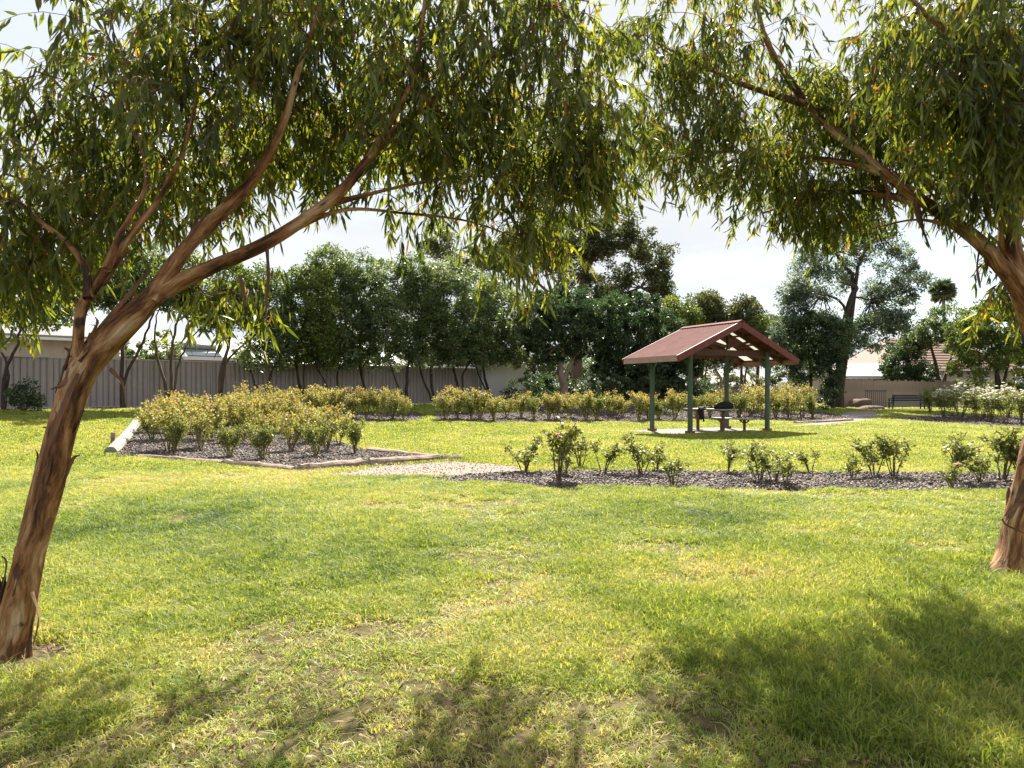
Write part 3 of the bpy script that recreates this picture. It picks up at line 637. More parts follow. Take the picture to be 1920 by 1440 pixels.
gr.limb([(1660, 322, 5.68, .04), (1560, 300, 5.9, .022), (1450, 290, 6.1, .016), (1340, 285, 6.3, .011), (1250, 300, 6.4, .007)], 1)
gr.limb([(1510, 195, 5.95, .035), (1400, 160, 6.1, .022), (1310, 120, 6.3, .015), (1230, 80, 6.4, .010)], 1)
gr.limb([(1730, 380, 5.55, .04), (1620, 360, 6.0, .022), (1520, 370, 6.4, .015), (1430, 400, 6.7, .010)], 1)
gr.limb([(1893, 430, 5.5, .05), (1840, 330, 5.9, .03), (1760, 220, 6.4, .02), (1680, 110, 6.9, .013)], 1)
gr.limb([(1800, 425, 5.44, .022), (1720, 412, 5.6, .010), (1650, 425, 5.8, .006), (1600, 440, 5.9, .004)], 1)
T = blob_points(gr.r, [(1300, 90, 6.3, .75, .8, .62, 90), (1290, 260, 6.3, .55, .7, .42, 65), (1430, 330, 6.3, .62, .7, .40, 75), (1560, 350, 6.3, .55, .6, .40, 65), (1480, 160, 6.2, .7, .8, .6, 80), (1640, 170, 6.1, .8, .8, .62, 95),
     (1680, 300, 6.2, .5, .6, .32, 45), (1800, 150, 5.6, .8, .8, .6, 125), (1870, 300, 5.3, .6, .5, .42, 95), (1890, 420, 5.6, .4, .5, .22, 26), (1895, 530, 6.0, .22, .3, .14, 12), (1830, 90, 4.1, .62, .5, .45, 105), (1880, 240, 4.1, .35, .4, .3, 50),
     (1500, 240, 7.6, 1.0, .7, .4, 26), (1760, 235, 7.7, .9, .6, .4, 34),
     (1350, -140, 6.3, 1.2, 1.0, .7, 60), (1650, -160, 6.2, 1.3, 1.2, .7, 70), (1900, -140, 5.8, 1.3, 1.2, .7, 60), (2080, 200, 5.6, .8, 1.0, .9, 60)])
gr.grow(T, 40)
gbase2 = pix(1922, 1075, 5.35); gbase2.z = 0
gum_r = gr.build(gbase2, 4, 10, .110, .018)
# shed bark ribbons
B = lambda x, y, d: np.array(pix(x, y, d))
for k, (pts, wd) in enumerate([([B(500, 455, 4.0), B(503, 520, 4.0), B(499, 580, 4.0), B(503, 635, 4.0)], .026), ([B(450, 520, 3.9), B(458, 560, 3.9), B(452, 600, 3.9)], .03),
        ([B(60, 1110, 3.60), B(72, 1160, 3.58), B(62, 1210, 3.58)], .03), ([B(145, 700, 3.64), B(120, 760, 3.62), B(85, 850, 3.58), B(60, 960, 3.57)], .035), ([B(205, 690, 3.7), B(230, 720, 3.68), B(235, 760, 3.66)], .022),
        ([B(168, 640, 3.66), B(190, 610, 3.72), B(235, 560, 3.76), B(285, 500, 3.80)], .04), ([B(130, 690, 3.65), B(118, 720, 3.62), B(95, 730, 3.6)], .03)]): strip_child(gum_l, pts, wd, gbase, k + 1)
for k, (pts, wd) in enumerate([([B(1715, 375, 5.55), B(1730, 430, 5.55), B(1746, 470, 5.55)], .05), ([B(1835, 455, 5.38), B(1832, 500, 5.38), B(1838, 540, 5.38)], .045), ([B(1848, 460, 5.36), B(1850, 510, 5.36)], .035),
        ([B(1925, 900, 5.15), B(1900, 960, 5.13), B(1885, 985, 5.12)], .05), ([B(1915, 940, 5.13), B(1880, 975, 5.1), B(1920, 1000, 5.12)], .04), ([B(1650, 320, 5.65), B(1665, 360, 5.65), B(1660, 395, 5.65)], .035)]): strip_child(gum_r, pts, wd, gbase2, k + 20)

def flakes(parent, P, off, count, seed):
    r = np.random.RandomState(seed)
    for k in range(count):
        i = r.randint(3, len(P) - 6); c, rr = P[i, :3], P[i, 3]; t_ = unit(P[i + 2, :3] - P[i - 2, :3]); a = r.uniform(2.6, 6.8)
        sd_ = unit(np.cross(t_, np.array((0, 1.0, .01)))); fw = unit(np.cross(t_, sd_)); d = sd_ * math.cos(a) + fw * math.sin(a)
        if d[1] > .3: d = -d
        ln = r.uniform(.08, .30); p0 = c + d * rr * 1.0; lift = r.uniform(.01, .04)
        strip_child(parent, [p0, p0 + t_ * ln * .4 + d * .006, p0 + t_ * ln * .8 + d * lift * .6, p0 + t_ * ln + d * lift * 1.6 + np.array((0, 0, -.02))], r.uniform(.012, .035), off, seed + k)
flakes(gum_l, gl.main[0][:60], gbase, 26, 200); flakes(gum_l, gl.main[1][:24], gbase, 6, 240); flakes(gum_l, gl.main[2][:30], gbase, 8, 260)
flakes(gum_r, gr.main[0][:30], gbase2, 16, 300); flakes(gum_r, gr.main[1][:40], gbase2, 14, 330)

# ------------------------------------------------------------------ steel fence and the buildings behind it
t0, t1 = px_line(-170), px_line(893)
FV = Vector((FD[0], FD[1], 0)); FNV = Vector((FN[0], FN[1], 0)); FH = 1.88
fence = empty('steel_fence', fpt((t0 + t1) / 2), 'mauve grey ribbed steel fence behind the row of trees', 'fence')
fb = fence.location.copy()
PW = 0.79; npan = int((t1 - t0) / PW) + 1
prof = [(0, 0), (.006, .05), (.026, .05), (.032, 0)]; pv = []
xp = 0.0
for k in range(4):
    for a, b in prof: pv.append((k * PW / 4 + a, b))
pv.append((PW, 0))
V = [(x, y, z) for z in (0.02, FH) for x, y in pv]; n_ = len(pv)
panel_me = np_mesh('panel', np.array(V), np.array([(i, i + 1, n_ + i + 1, n_ + i) for i in range(n_ - 1)]))
panel_me.materials.append(M['fence'])
ang_f = math.atan2(FD[1], FD[0])
for k in range(npan):
    p = fpt(t0 + k * PW); o = link('panel', panel_me, None, fence); o.location = p - fb; o.rotation_euler = (0, 0, ang_f)
for k in range(0, npan + 1, 3):
    p = fpt(t0 + k * PW, .035) - fb; MB().box(p + Vector((0, 0, FH / 2)), (.055, .05, FH + .02), FV, FNV).build('post', M['fence'], fence)
for k in range(0, npan, 3):
    a, b = fpt(t0 + k * PW, .04) - fb, fpt(t0 + min(k + 3, npan) * PW, .04) - fb
    for z, nm in ((FH + .012, 'top_rail'), (.05, 'bottom_rail')): MB().beam(a + Vector((.0, 0, z)), b + Vector((0, 0, z)), .06, .045).build(nm, M['fence_rail'], fence)

def frame_at(px, Y, z=0.8): p = pix(px, 735, Y); return Vector((p.x, p.y, z))
def gable_house(name, label, c, ux, L, W, wall_h, roof_h, wallm, roofm, over=.35, windows=(), hip=0.0, ribs=0.0):
    """ux: direction of the ridge; L along it, W across; front = side facing the camera"""
    o = empty(name, c, label, 'house'); ux = Vector(ux).normalized(); uy = Vector((-ux.y, ux.x, 0))
    if uy.y > 0: uy = -uy                                     # towards the camera
    q = lambda a, b, z: ux * a + uy * b + Vector((0, 0, z))
    wl = MB(); h = wall_h; V_ = [q(-L/2, -W/2, -.3), q(L/2, -W/2, -.3), q(L/2, W/2, -.3), q(-L/2, W/2, -.3), q(-L/2, -W/2, h), q(L/2, -W/2, h), q(L/2, W/2, h), q(-L/2, W/2, h)]
    wl.add(V_, [(0, 1, 5, 4), (1, 2, 6, 5), (2, 3, 7, 6), (3, 0, 4, 7)])
    if not hip: wl.add([q(-L/2, -W/2, h), q(-L/2, W/2, h), q(-L/2, 0, h + roof_h * .96)], [(0, 1, 2)]).add([q(L/2, -W/2, h), q(L/2, W/2, h), q(L/2, 0, h + roof_h * .96)], [(0, 1, 2)])
    wl.build('wall', M[wallm], o)
    k = over * roof_h / (W / 2); th = .08
    for sgn in (1, -1):
        A, B_, C_, D_ = q(-L/2 - over, sgn * (W/2 + over), h - k), q(L/2 + over, sgn * (W/2 + over), h - k), q(L/2 + over - hip, 0, h + roof_h), q(-L/2 - over + hip, 0, h + roof_h)
        up = Vector((0, 0, th)); rf = MB().add([A, B_, C_, D_, A + up, B_ + up, C_ + up, D_ + up], [(0, 1, 2, 3), (4, 5, 6, 7), (0, 1, 5, 4), (1, 2, 6, 5), (2, 3, 7, 6), (3, 0, 4, 7)]).build('roof', M[roofm], o)
        if ribs and sgn == 1:
            nr = int(1 / ribs)
            mbr = MB()
            for i in range(1, nr):
                t = i / nr; a = A.lerp(D_, t) + up * 1.1; b = B_.lerp(C_, t) + up * 1.1; mbr.beam(a, b, .10, .05)
            mbr.build('tile_courses', M[roofm], rf)
        MB().beam(A + uy * sgn * .05 - up, B_ + uy * sgn * .05 - up, .11, .12).build('gutter', M['white'], o)
    if hip:
        for sgn in (1, -1):
            MB().add([q(sgn * (L/2 + over), -W/2 - over, h - k + .02), q(sgn * (L/2 + over), W/2 + over, h - k + .02), q(sgn * (L/2 + over - hip), 0, h + roof_h + .02)], [(0, 1, 2)]).build('roof', M[roofm], o)
    for a, z, ww, hh in windows:
        wn = MB().box(q(a, W/2 + .01, z), (ww, .06, hh), ux, uy).build('window', M['white'], o)
        for s_ in (-1, 1): MB().box(q(a + s_ * ww * .23, W/2 + .045, z), (ww * .42, .02, hh * .86), ux, uy).build('pane', M['glass'], wn)
    return o
# cream shed and its roof
gable_house('shed', 'cream clad shed with low grey roof behind the steel fence', frame_at(20, 31.5), FV, 8.0, 4.6, 3.15, .55, 'cream', 'roof_grey', .35)
sh = bpy.data.objects['shed']
for k in range(16):
    MB().box(FV * (-3.9 + k * .52) + FNV * 2.32 + Vector((0, 0, 1.45)), (.05, .03, 2.9), FV, FNV).build('batten', M['cream'], sh)
gable_house('brick_house', 'brick house with pale iron roof beyond the steel fence', frame_at(560, 52), FV, 17, 8.5, 2.7, 1.7, 'brick', 'roof_pale', .6, [(-5, 1.5, 1.8, 1.2), (0, 1.5, 2.2, 1.2), (4.5, 1.5, 1.6, 1.2)], hip=4.0)
gable_house('brick_house', 'house with white gable roof glimpsed behind the leaning gum', frame_at(225, 44), FV, 9, 8, 2.7, 2.0, 'cream', 'roof_pale', .6, [(-2, 1.5, 1.8, 1.2)], hip=2.5)
# carport with solar heater seen above the fence
cp_o = empty('carport', frame_at(378, 41), 'flat white carport roof standing above the fence line', 'carport')
for a in (-2.2, 2.2):
    for b in (-1.6, 1.6): MB().tube([FV * a + FNV * b, FV * a + FNV * b + Vector((0, 0, 2.5))], .05, 8).build('post', M['white'], cp_o)
MB().box((0, 0, 2.56), (5.0, 3.8, .10), FV, FNV).build('roof', M['roof_pale'], cp_o); MB().box(FNV * 1.93 + Vector((0, 0, 2.55)), (5.0, .05, .2), FV, FNV).build('fascia', M['white'], cp_o)
so_ = empty('solar_heater', frame_at(378, 41, .8 + 2.62), 'dark solar water heater panel with pale tank on the carport', 'water heater')
tl = Vector((0, 0, 1)) * .35 - FNV * .94
MB().box(Vector((0, 0, .38)), (1.9, 1.5, .08), FV, tl, FNV * .35 + Vector((0, 0, .94))).build('collector', M['glass'], so_)
MB().tube([FV * -1.0 - FNV * .75 + Vector((0, 0, .75)), FV * 1.0 - FNV * .75 + Vector((0, 0, .75))], .24, 14).build('tank', M['roof_pale'], so_, smooth=True)
for a in (-.8, .8): MB().beam(FV * a - FNV * .7, FV * a - FNV * .7 + Vector((0, 0, .62)), .05, .05, FV).build('leg', M['steel'], so_)
# white garage wall closing the fence
tg = px_line(893); g0 = fpt(tg); g1 = fpt(tg + 3.6)
ga = empty('garage', g0.lerp(g1, .5), 'plain white rendered garage at the end of the steel fence', 'garage')
gc = ga.location.copy(); MB().box(Vector((0, 0, 1.35)) - FNV * 2.0, (3.6, 4.0, 2.7), FV, FNV).build('wall', M['white_wall'], ga); MB().box(Vector((0, 0, 2.76)) - FNV * 2.0, (3.9, 4.3, .10), FV, FNV).build('roof', M['roof_grey'], ga)

# houses beyond the paling fence
Xv = Vector((1, 0, 0))
p = gp(1625, 764)
rh = gable_house('carport_house', 'low unit with pale iron roof and dark porch behind palings', frame_at(1625, 57, .4), (1, .08, 0), 7.0, 6, 2.35, 1.0, 'cream', 'roof_pale', .5)
MB().box((-.35, -3.04, 1.25), (2.6, .05, 1.7)).build('porch', M['timber_dark'], rh)
pw = MB().box((.72, -3.10, 1.35), (1.1, .06, 1.3)).build('window', M['white'], rh); MB().box((.72, -3.14, 1.35), (.95, .02, 1.15)).build('pane', M['glass'], pw)
gable_house('tiled_house', 'large house with terracotta tiled roof behind the trees', frame_at(1720, 72, .4), (1, .1, 0), 13, 10, 3.6, 3.0, 'cream', 'roof_tile', .6, [(-3, 1.8, 1.8, 1.2), (3, 1.8, 1.8, 1.2)], hip=3.5, ribs=.08)
# paling fence: each board a part
pf = empty('paling_fence', gp(1630, 764), 'pale timber paling fence behind the concrete path', 'fence'); pfb = pf.location.copy(); ps = F / pfb.y
a, b = gp(1568, 763), gp(1790, 763); n = int((b - a).length / .135); pr = random.Random(4)
bm_me = MB().box((0, 0, .9), (.118, .022, 1.8)).build('board', M['paling'], pf); me_board = bm_me.data; bm_me.location = a - pfb
for k in range(1, n):
    q = a.lerp(b, k / n); q.z = float(gz(q.x, q.y)); o = link('board', me_board, None, pf); o.location = q - pfb; o.scale = (1, 1, pr.uniform(.97, 1.03)); o.rotation_euler = (0, pr.uniform(-.008, .008), math.atan2((b - a).y, (b - a).x))
for z in (.35, 1.45): MB().beam(a - pfb + Vector((0, .05, z)), b - pfb + Vector((0, .05, z)), .04, .08).build('rail', M['paling'], pf)
for k in range(0, 8): q = a.lerp(b, k / 7); MB().box(q - pfb + Vector((0, .09, .92)), (.1, .1, 1.9)).build('post', M['paling'], pf)
# steel bar gate
gt = empty('bar_gate', gp(1640, 765), 'short dark metal bar gate standing against the palings', 'gate')
for k in range(11): MB().tube([Vector((-.65 + k * .13, -.12, .05)), Vector((-.65 + k * .13, -.12, 1.15))], .017, 6).build('bar', M['dark_metal'], gt)
for z in (.08, 1.1): MB().beam((-.70, -.12, z), (.70, -.12, z), .045, .05).build('rail', M['dark_metal'], gt)
# tube railing and low brick wall behind the shelter
rl = empty('railing', gp(1400, 757), 'grey tubular railing behind the roses and shelter', 'railing'); rlb = rl.location.copy()
a, b = gp(1312, 757), gp(1490, 757)
for z in (.15, 1.15): MB().tube([a - rlb + Vector((0, 0, z)), b - rlb + Vector((0, 0, z))], .025, 6).build('rail', M['steel'], rl)
n = int((b - a).length / .16)
bar = MB().tube([(0, 0, 0), (0, 0, 1.15)], .012, 5).build('bar', M['steel'], rl); bar.location = a - rlb
for k in range(1, n + 1): o = link('bar', bar.data, None, rl); o.location = a.lerp(b, k / n) - rlb
bw = empty('brick_wall', gp(1390, 754) + Vector((0, .9, 0)), 'low red brick wall behind the tubular railing', 'wall'); bwb = bw.location
MB().box((0, 0, .42), (8.4, .22, .9)).build('core', M['fence_rail'], bw)
brk = MB().box((0, 0, 0), (.22, .03, .066)).build('brick', M['brick'], bw); brk.location = (-4.05, -.118, .06); r_ = random.Random(3)
for row in range(11):
    for c_ in range(0, 26):
        o = link('brick', brk.data, None, bw); o.location = (-4.05 + c_ * .325 + (.16 if row % 2 else 0), -.118 + r_.uniform(-.004, .004), .06 + row * .078); o.scale = (1.4, 1, 1)
# boulder and heap beside the gate
def boulder(name, label, at, rx, ry, rz, mat, seed, cat='rock'):
    bm = bmesh.new(); bmesh.ops.create_icosphere(bm, subdivisions=3, radius=1); r = np.random.RandomState(seed); k = r.normal(0, 1, (6, 3)); ph = r.rand(6) * 6
    for v in bm.verts:
        d = 1 + sum(.07 * math.sin(2.2 * float(k[i].dot(np.array(v.co))) + ph[i]) for i in range(6)); v.co = Vector((v.co.x * rx, v.co.y * ry, v.co.z * rz)) * d
    me = bpy.data.meshes.new(name); bm.to_mesh(me); bm.free(); me.shade_smooth(); o = link(name, me, M[mat], None, at); tag(o, label, cat); return o
boulder('boulder', 'brown rounded boulder before the paling fence', gp(1612, 765) + Vector((0, 0, .12)), .75, .6, .5, 'rock', 2)
boulder('soil_heap', 'pale heap of soil beside the brown boulder', gp(1632, 768) + Vector((0, 0, 0)), .75, .6, .26, 'rock', 5, 'heap')

# ------------------------------------------------------------------ street lamp, parked car, bench
lp = gp(1231, 757); ls = empty('street_lamp', lp, 'dark street lamp pole with pale flat head above the trees', 'lamp')
hgt = H + (HY - 578) / F * lp.y - lp.z
MB().tube([(0, 0, 0), (0, 0, hgt)], [.09, .055], 10).build('pole', M['dark_metal'], ls); MB().beam((0, 0, hgt), (-.35, 0, hgt + .06), .05, .05).build('arm', M['dark_metal'], ls); MB().box((-.45, 0, hgt + .08), (.75, .26, .09)).build('lamp_head', M['white'], ls, .02)

def car(name, label, at, rz, paint):
    o = empty(name, at, label, 'car', None, rz); L, W = 4.4, 1.75
    side = [(-2.2, .35), (-2.2, .75), (-2.1, .95), (-1.25, 1.02), (-.55, 1.48), (.95, 1.50), (1.75, 1.08), (2.15, .98), (2.22, .6), (2.2, .35)]
    def prism(pts, w_, ins=0.0):
        n = len(pts); m_ = MB(); V_ = [(x, -w_ / 2 + (ins if z > 1.1 else 0), z) for x, z in pts] + [(x, w_ / 2 - (ins if z > 1.1 else 0), z) for x, z in pts]
        return m_.add(V_, [tuple(range(n)), tuple(range(2 * n - 1, n - 1, -1))] + [(i, (i + 1) % n, n + (i + 1) % n, n + i) for i in range(n)])
    prism(side, W, .16).build('body', M[paint], o, .02)
    for s_ in (-1, 1):
        y = s_ * (W / 2 - .135)
        for pts in ([(-1.05, 1.06), (-.48, 1.42), (.15, 1.44), (.15, 1.06)], [(.22, 1.06), (.22, 1.44), (.88, 1.44), (1.45, 1.08)]):
            MB().add([(x, y + s_ * (.012 - (z - 1.06) * .0 + (.115 if z < 1.1 else .0)), z) for x, z in pts], [(0, 1, 2, 3)]).build('window', M['glass'], o)
        for x in (-1.35, 1.35):
            wh = MB().tube([(x, s_ * (W / 2 - .19), .33), (x, s_ * (W / 2 + .015), .33)], .33, 20).build('wheel', M['tyre'], o); MB().tube([(x, s_ * (W / 2 + .0), .33), (x, s_ * (W / 2 + .022), .33)], .20, 14).build('rim', M['steel'], wh)
    MB().add([(-1.22, -.62, 1.04), (-1.22, .62, 1.04), (-.60, .60, 1.44), (-.60, -.60, 1.44)], [(0, 1, 2, 3)]).build('windscreen', M['glass'], o, loc=(-.03, 0, .02))
    for s_ in (-1, 1): MB().box((-2.19, s_ * .62, .78), (.08, .32, .14)).build('headlight', M['white'], o); MB().box((2.2, s_ * .66, .82), (.06, .22, .16)).build('tail_light', M['timber_red'], o)
    return o
pc = gp(1890, 750); car('parked_car', 'white car parked beyond the white flowering roses', pc, .12, 'white')

bp = gp(1698, 768); bn = empty('park_bench', bp, 'dark navy slatted park bench beside the white roses', 'bench', None, math.pi)
BL = 2.15
for k in range(3): MB().box((0, -.05 + k * .14, .44), (BL, .11, .035)).build('seat_slat', M['navy'], bn, .006)
for k in range(3): MB().box((0, .36 - .0 + k * .045, .56 + k * .14), (BL, .035, .115)).build('backrest_slat', M['navy'], bn, .006)
for x in (-.95, .95):
    MB().beam((x, -.08, .0), (x, -.08, .64), .06, .06, (1, 0, 0)).build('leg', M['navy'], bn); MB().beam((x, .30, .0), (x, .46, .92), .06, .06, (1, 0, 0)).build('leg', M['navy'], bn)
    MB().beam((x, -.12, .65), (x, .38, .66), .06, .045).build('armrest', M['navy'], bn); MB().beam((x, -.08, .40), (x, .34, .40), .05, .05).build('seat_frame', M['navy'], bn)

# ------------------------------------------------------------------ picnic shelter
sh_o = empty('picnic_shelter', sp(1.85, .975), 'open picnic shelter with red gabled roof on green posts', 'shelter'); SB = sh_o.location.copy()
q = lambda u, v, z: sp(u, v, z) - SB
PWD, PDP, RZ, EZ, HS = 3.7, 1.95, 3.84, 2.62, 2.80; VF, VB = -.5, 2.30
slope = lambda u: RZ - (RZ - EZ) * abs(u - 1.85) / HS
for u in (0, PWD):
    for v in (0, PDP):
        zt = slope(u) - .18; ps_ = MB().tube([q(u, v, -.05), q(u, v, zt)], [.088, .082], 14).build('post', M['post_green'], sh_o, smooth=False)
        s_ = 1 if u == 0 else -1
        MB().beam(q(u, v, zt - .62), q(u, v + (.42 if v == 0 else -.42), zt - .16), .05, .09).build('brace', M['post_green'], sh_o)
        MB().box(q(u, v, .06), (.24, .24, .10), SU, SV).build('base_plate', M['rust_post'], sh_o)
for u in (0, PWD): MB().beam(q(u, VF + .12, slope(u) - .16), q(u, VB - .12, slope(u) - .16), .07, .20).build('beam', M['timber_dark'], sh_o)
for v in (0.0, PDP):
    zt = slope(0) - .12
    MB().beam(q(-.02, v + .09, zt - .12), q(PWD + .02, v + .09, zt - .12), .06, .20).build('tie_beam', M['timber_dark'], sh_o)
    MB().beam(q(1.85, v + .09, zt), q(1.85, v + .09, RZ - .16), .08, .12, SU).build('king_post', M['timber_dark'], sh_o)
    for s_ in (-1, 1):
        MB().beam(q(1.85, v + .09, RZ - .13), q(1.85 + s_ * (HS - .05), v + .09, EZ - .11), .06, .16).build('rafter', M['timber_dark'], sh_o)
        MB().beam(q(1.85 + s_ * .1, v + .09, zt + .1), q(1.85 + s_ * 1.0, v + .09, slope(1.85 + 1.0) - .2), .05, .09).build('strut', M['timber_dark'], sh_o)
for s_ in (-1, 1):
    for t in (.06, .30, .54, .78, .97):
        u = 1.85 + s_ * HS * t; MB().beam(q(u, VF + .03, slope(u) - .045), q(u, VB - .03, slope(u) - .045), .045, .07).build('purlin', M['timber_dark'], sh_o)
    # ribbed roof sheets, each its own part; two let light through on the far slope
    ns = 7; wv = (VB - VF) / ns
    for k in range(ns):
        v0 = VF + k * wv; V_ = []; nseg = 9
        for (u, dz) in ((1.85 + s_ * .02, 0), (1.85 + s_ * (HS + .06), 0)):
            for i in range(nseg + 1): V_.append(q(u, v0 + wv * i / nseg, slope(u) + .012 + (.022 if i % 3 == 1 else 0)))
        fcs = [(i, i + 1, nseg + 2 + i, nseg + 1 + i) for i in range(nseg)]
        MB().add(V_, fcs).build('roof_sheet', M['skylight'] if (s_ == 1 and k in (2, 5)) else M['roof_red'], sh_o)
    e = 1.85 + s_ * (HS + .045)
    MB().beam(q(e, VF, EZ - .10), q(e, VB, EZ - .10), .045, .20).build('eave_fascia', M['fascia'], sh_o)
    for v in (VF - .025, VB + .025):
        MB().beam(q(1.85, v, RZ - .09), q(1.85 + s_ * (HS + .07), v, EZ - .115), .045, .21).build('barge_board', M['timber_red'], sh_o)
for s_ in (-1, 1): MB().beam(q(1.85 + s_ * .085, VF - .05, RZ + .015), q(1.85 + s_ * .085, VB + .05, RZ + .015), .20, .02, (s_ * SU * .42 + Vector((0, 0, 1)))).build('ridge_cap', M['roof_red'], sh_o)
# picnic table and its bench
tb = empty('picnic_table', sp(1.75, .85), 'grey slatted picnic table on brown posts under the shelter', 'table'); TB = tb.location.copy(); q2 = lambda u, v, z: SU * u + SV * v + Vector((0, 0, z))
for k in range(5): MB().beam(q2(-.34 + k * .17, -.95, .80), q2(-.34 + k * .17, .95, .80), .155, .04).build('top_slat', M['steel'], tb, .005)
for v in (-.62, .62): MB().tube([q2(0, v, .02), q2(0, v, .76)], .06, 10).build('leg', M['rust_post'], tb); MB().beam(q2(-.36, v, .765), q2(.36, v, .765), .06, .04).build('bearer', M['rust_post'], tb); MB().box(q2(0, v, .035), (.26, .26, .03), SU, SV).build('foot_plate', M['rust_post'], tb)
be = empty('picnic_bench', sp(2.55, .55), 'backless grey slatted bench drawn up to the picnic table', 'bench')
for k in range(3): MB().beam(q2(-.15 + k * .15, -.85, .46), q2(-.15 + k * .15, .85, .46), .135, .04).build('seat_slat', M['steel'], be, .005)
for v in (-.55, .55): MB().tube([q2(0, v, .02), q2(0, v, .42)], .05, 10).build('leg', M['rust_post'], be); MB().beam(q2(-.2, v, .425), q2(.2, v, .425), .06, .035).build('bearer', M['rust_post'], be); MB().beam(q2(0, v - .22, .41), q2(0, v, .30), .04, .04).build('strut', M['rust_post'], be); MB().beam(q2(0, v + .22, .41), q2(0, v, .30), .04, .04).build('strut', M['rust_post'], be)
# bag and jacket on the table
def soft(name, at, rows, mat, parent=None, seed=0):
    """lumpy closed form from stacked ellipse rows (z, cx, cy, rx, ry)"""
    r = np.random.RandomState(seed); n = 16; V_ = []; Fq = []
    for z, cx, cy, rx, ry in rows:
        for i in range(n):
            a = i * 6.2832 / n; k = 1 + .10 * math.sin(3 * a + seed + z * 9) + r.uniform(-.05, .05); V_.append((cx + math.cos(a) * rx * k, cy + math.sin(a) * ry * k, z))
    for j in range(len(rows) - 1): Fq += [(j * n + i, j * n + (i + 1) % n, (j + 1) * n + (i + 1) % n, (j + 1) * n + i) for i in range(n)]
    m_ = MB().add(V_, Fq + [tuple(range(n - 1, -1, -1)), tuple((len(rows) - 1) * n + i for i in range(n))]); return m_.build(name, M[mat], parent, smooth=True, loc=at)
bk = empty('backpack', sp(1.75, .85) + q2(.14, -.55, .822), 'black backpack lying on the picnic table', 'bag')
soft('body', (0, 0, 0), [(0, 0, 0, .24, .16), (.05, 0, 0, .30, .19), (.13, .02, 0, .29, .19), (.20, .03, 0, .24, .16), (.25, .05, 0, .15, .10), (.27, .05, 0, .05, .03)], 'black_cloth', bk, 3)
soft('pocket', (-.24, -.06, 0), [(0, 0, 0, .13, .10), (.06, 0, 0, .15, .12), (.12, 0, 0, .13, .10), (.16, 0, 0, .05, .05)], 'black_cloth', bk, 5)
MB().tube([(.02, -.04, .25), (-.06, -.10, .31), (-.02, -.14, .27)], .013, 6).build('handle', M['black_shiny'], bk)
MB().tube([(.22, -.12, .2), (.33, -.18, .12), (.30, -.2, .02)], .018, 6).build('strap', M['black_shiny'], bk)
jk = empty('jacket', sp(1.75, .85) + q2(-.10, -.05, .822), 'black jacket draped off the edge of the picnic table', 'jacket')
gx, gy = 10, 14; V_ = []
rj = np.random.RandomState(2)
for j in range(gy):
    for i in range(gx):
        u = -.24 + .48 * i / (gx - 1); s_ = j / (gy - 1) * 1.05; v_ = -max(0, .42 - s_) if False else 0
        lay = .45; pz = .025 + .03 * math.sin(i * 1.3 + j * .7) + .02 * rj.rand(); 
        if s_ < lay: loc_ = q2(.10 - s_, u * .8 * (1 - .2 * s_), pz + .012)
        else: loc_ = q2(.10 - lay - .05 - .03 * math.sin(i * 1.7), u * .8 * (.75 - .6 * (s_ - lay)) + .03 * math.sin(j), .03 - (s_ - lay) * .70)
        V_.append(loc_)
m_ = MB().add(V_, [(j * gx + i, j * gx + i + 1, (j + 1) * gx + i + 1, (j + 1) * gx + i) for j in range(gy - 1) for i in range(gx - 1)])
m_.build('cloth', M['black_cloth'], jk, smooth=True); MB().beam(q2(-.40, -.10, .0), q2(-.42, -.16, -.46), .07, .05, SU).build('sleeve', M['black_cloth'], jk, .015)

# ------------------------------------------------------------------ log edging
def log(a, b, r0, label, mat='log', seed=1, sink=.35):
    a, b = Vector(a), Vector(b); d = (b - a); n = 9; r = np.random.RandomState(seed); pts = []
    for i in range(n):
        p = a.lerp(b, i / (n - 1)); p.z = float(gz(p.x, p.y)) + r0 * (1 - sink * 2) + r.normal(0, .006); pts.append((p - a) + Vector((r.normal(0, .008), r.normal(0, .008), 0)))
    def rg(an, L): return 1 + .07 * np.sin(2 * an + seed) + .05 * np.sin(5 * an + L * 2 + seed)
    V, Q, U = tube_np(pts, r0 * (1 + r.normal(0, .05, n)), 12, ridges=rg); m_ = MB(); m_.v = [tuple(x) for x in V]; m_.f = [tuple(int(i) for i in x) for x in Q] + [tuple(range(11, -1, -1)), tuple((n - 1) * 12 + i for i in range(12))]
    o = m_.build('edging_log', M[mat], None, smooth=False, loc=a); return tag(o, label, 'log', 'logs edging the rose bed')
g_ = lambda x, y: gp(x, y)
log(g_(208, 851), g_(255, 797), .13, 'sun bleached white log at the stake end of the rose bed', 'log_pale', 1)
log(g_(262, 858), g_(420, 870), .075, 'thin log sunk in grass along the rose bed front', 'log', 2, .45)
log(g_(424, 871), g_(552, 884), .085, 'brown log meeting the bed corner from the lawn side', 'log', 3, .4)
log(g_(562, 885), g_(676, 874), .105, 'thick grey log at the bed corner along the gravel path', 'log', 4)
log(g_(692, 873), g_(822, 863), .10, 'brown log with dark cut end beside the gravel path', 'log', 5)
log(g_(828, 863), g_(866, 862), .08, 'short split log stub at the wedge tip of the bed', 'log', 6)
log(g_(692, 846), g_(812, 860), .085, 'weathered log along the lawn behind the bed tip', 'log', 7, .4)
o = MB().box((0, 0, .14), (.10, .05, .34)).build('timber_stake', M['log'], None, .01, loc=g_(211, 834)); o.rotation_euler = (.0, .05, .3); tag(o, 'short brown timber stake beside the bleached log', 'stake')
log(g_(1490, 795), g_(1598, 789), .09, 'grey log edging the bed beside the concrete path', 'log', 8, .3)

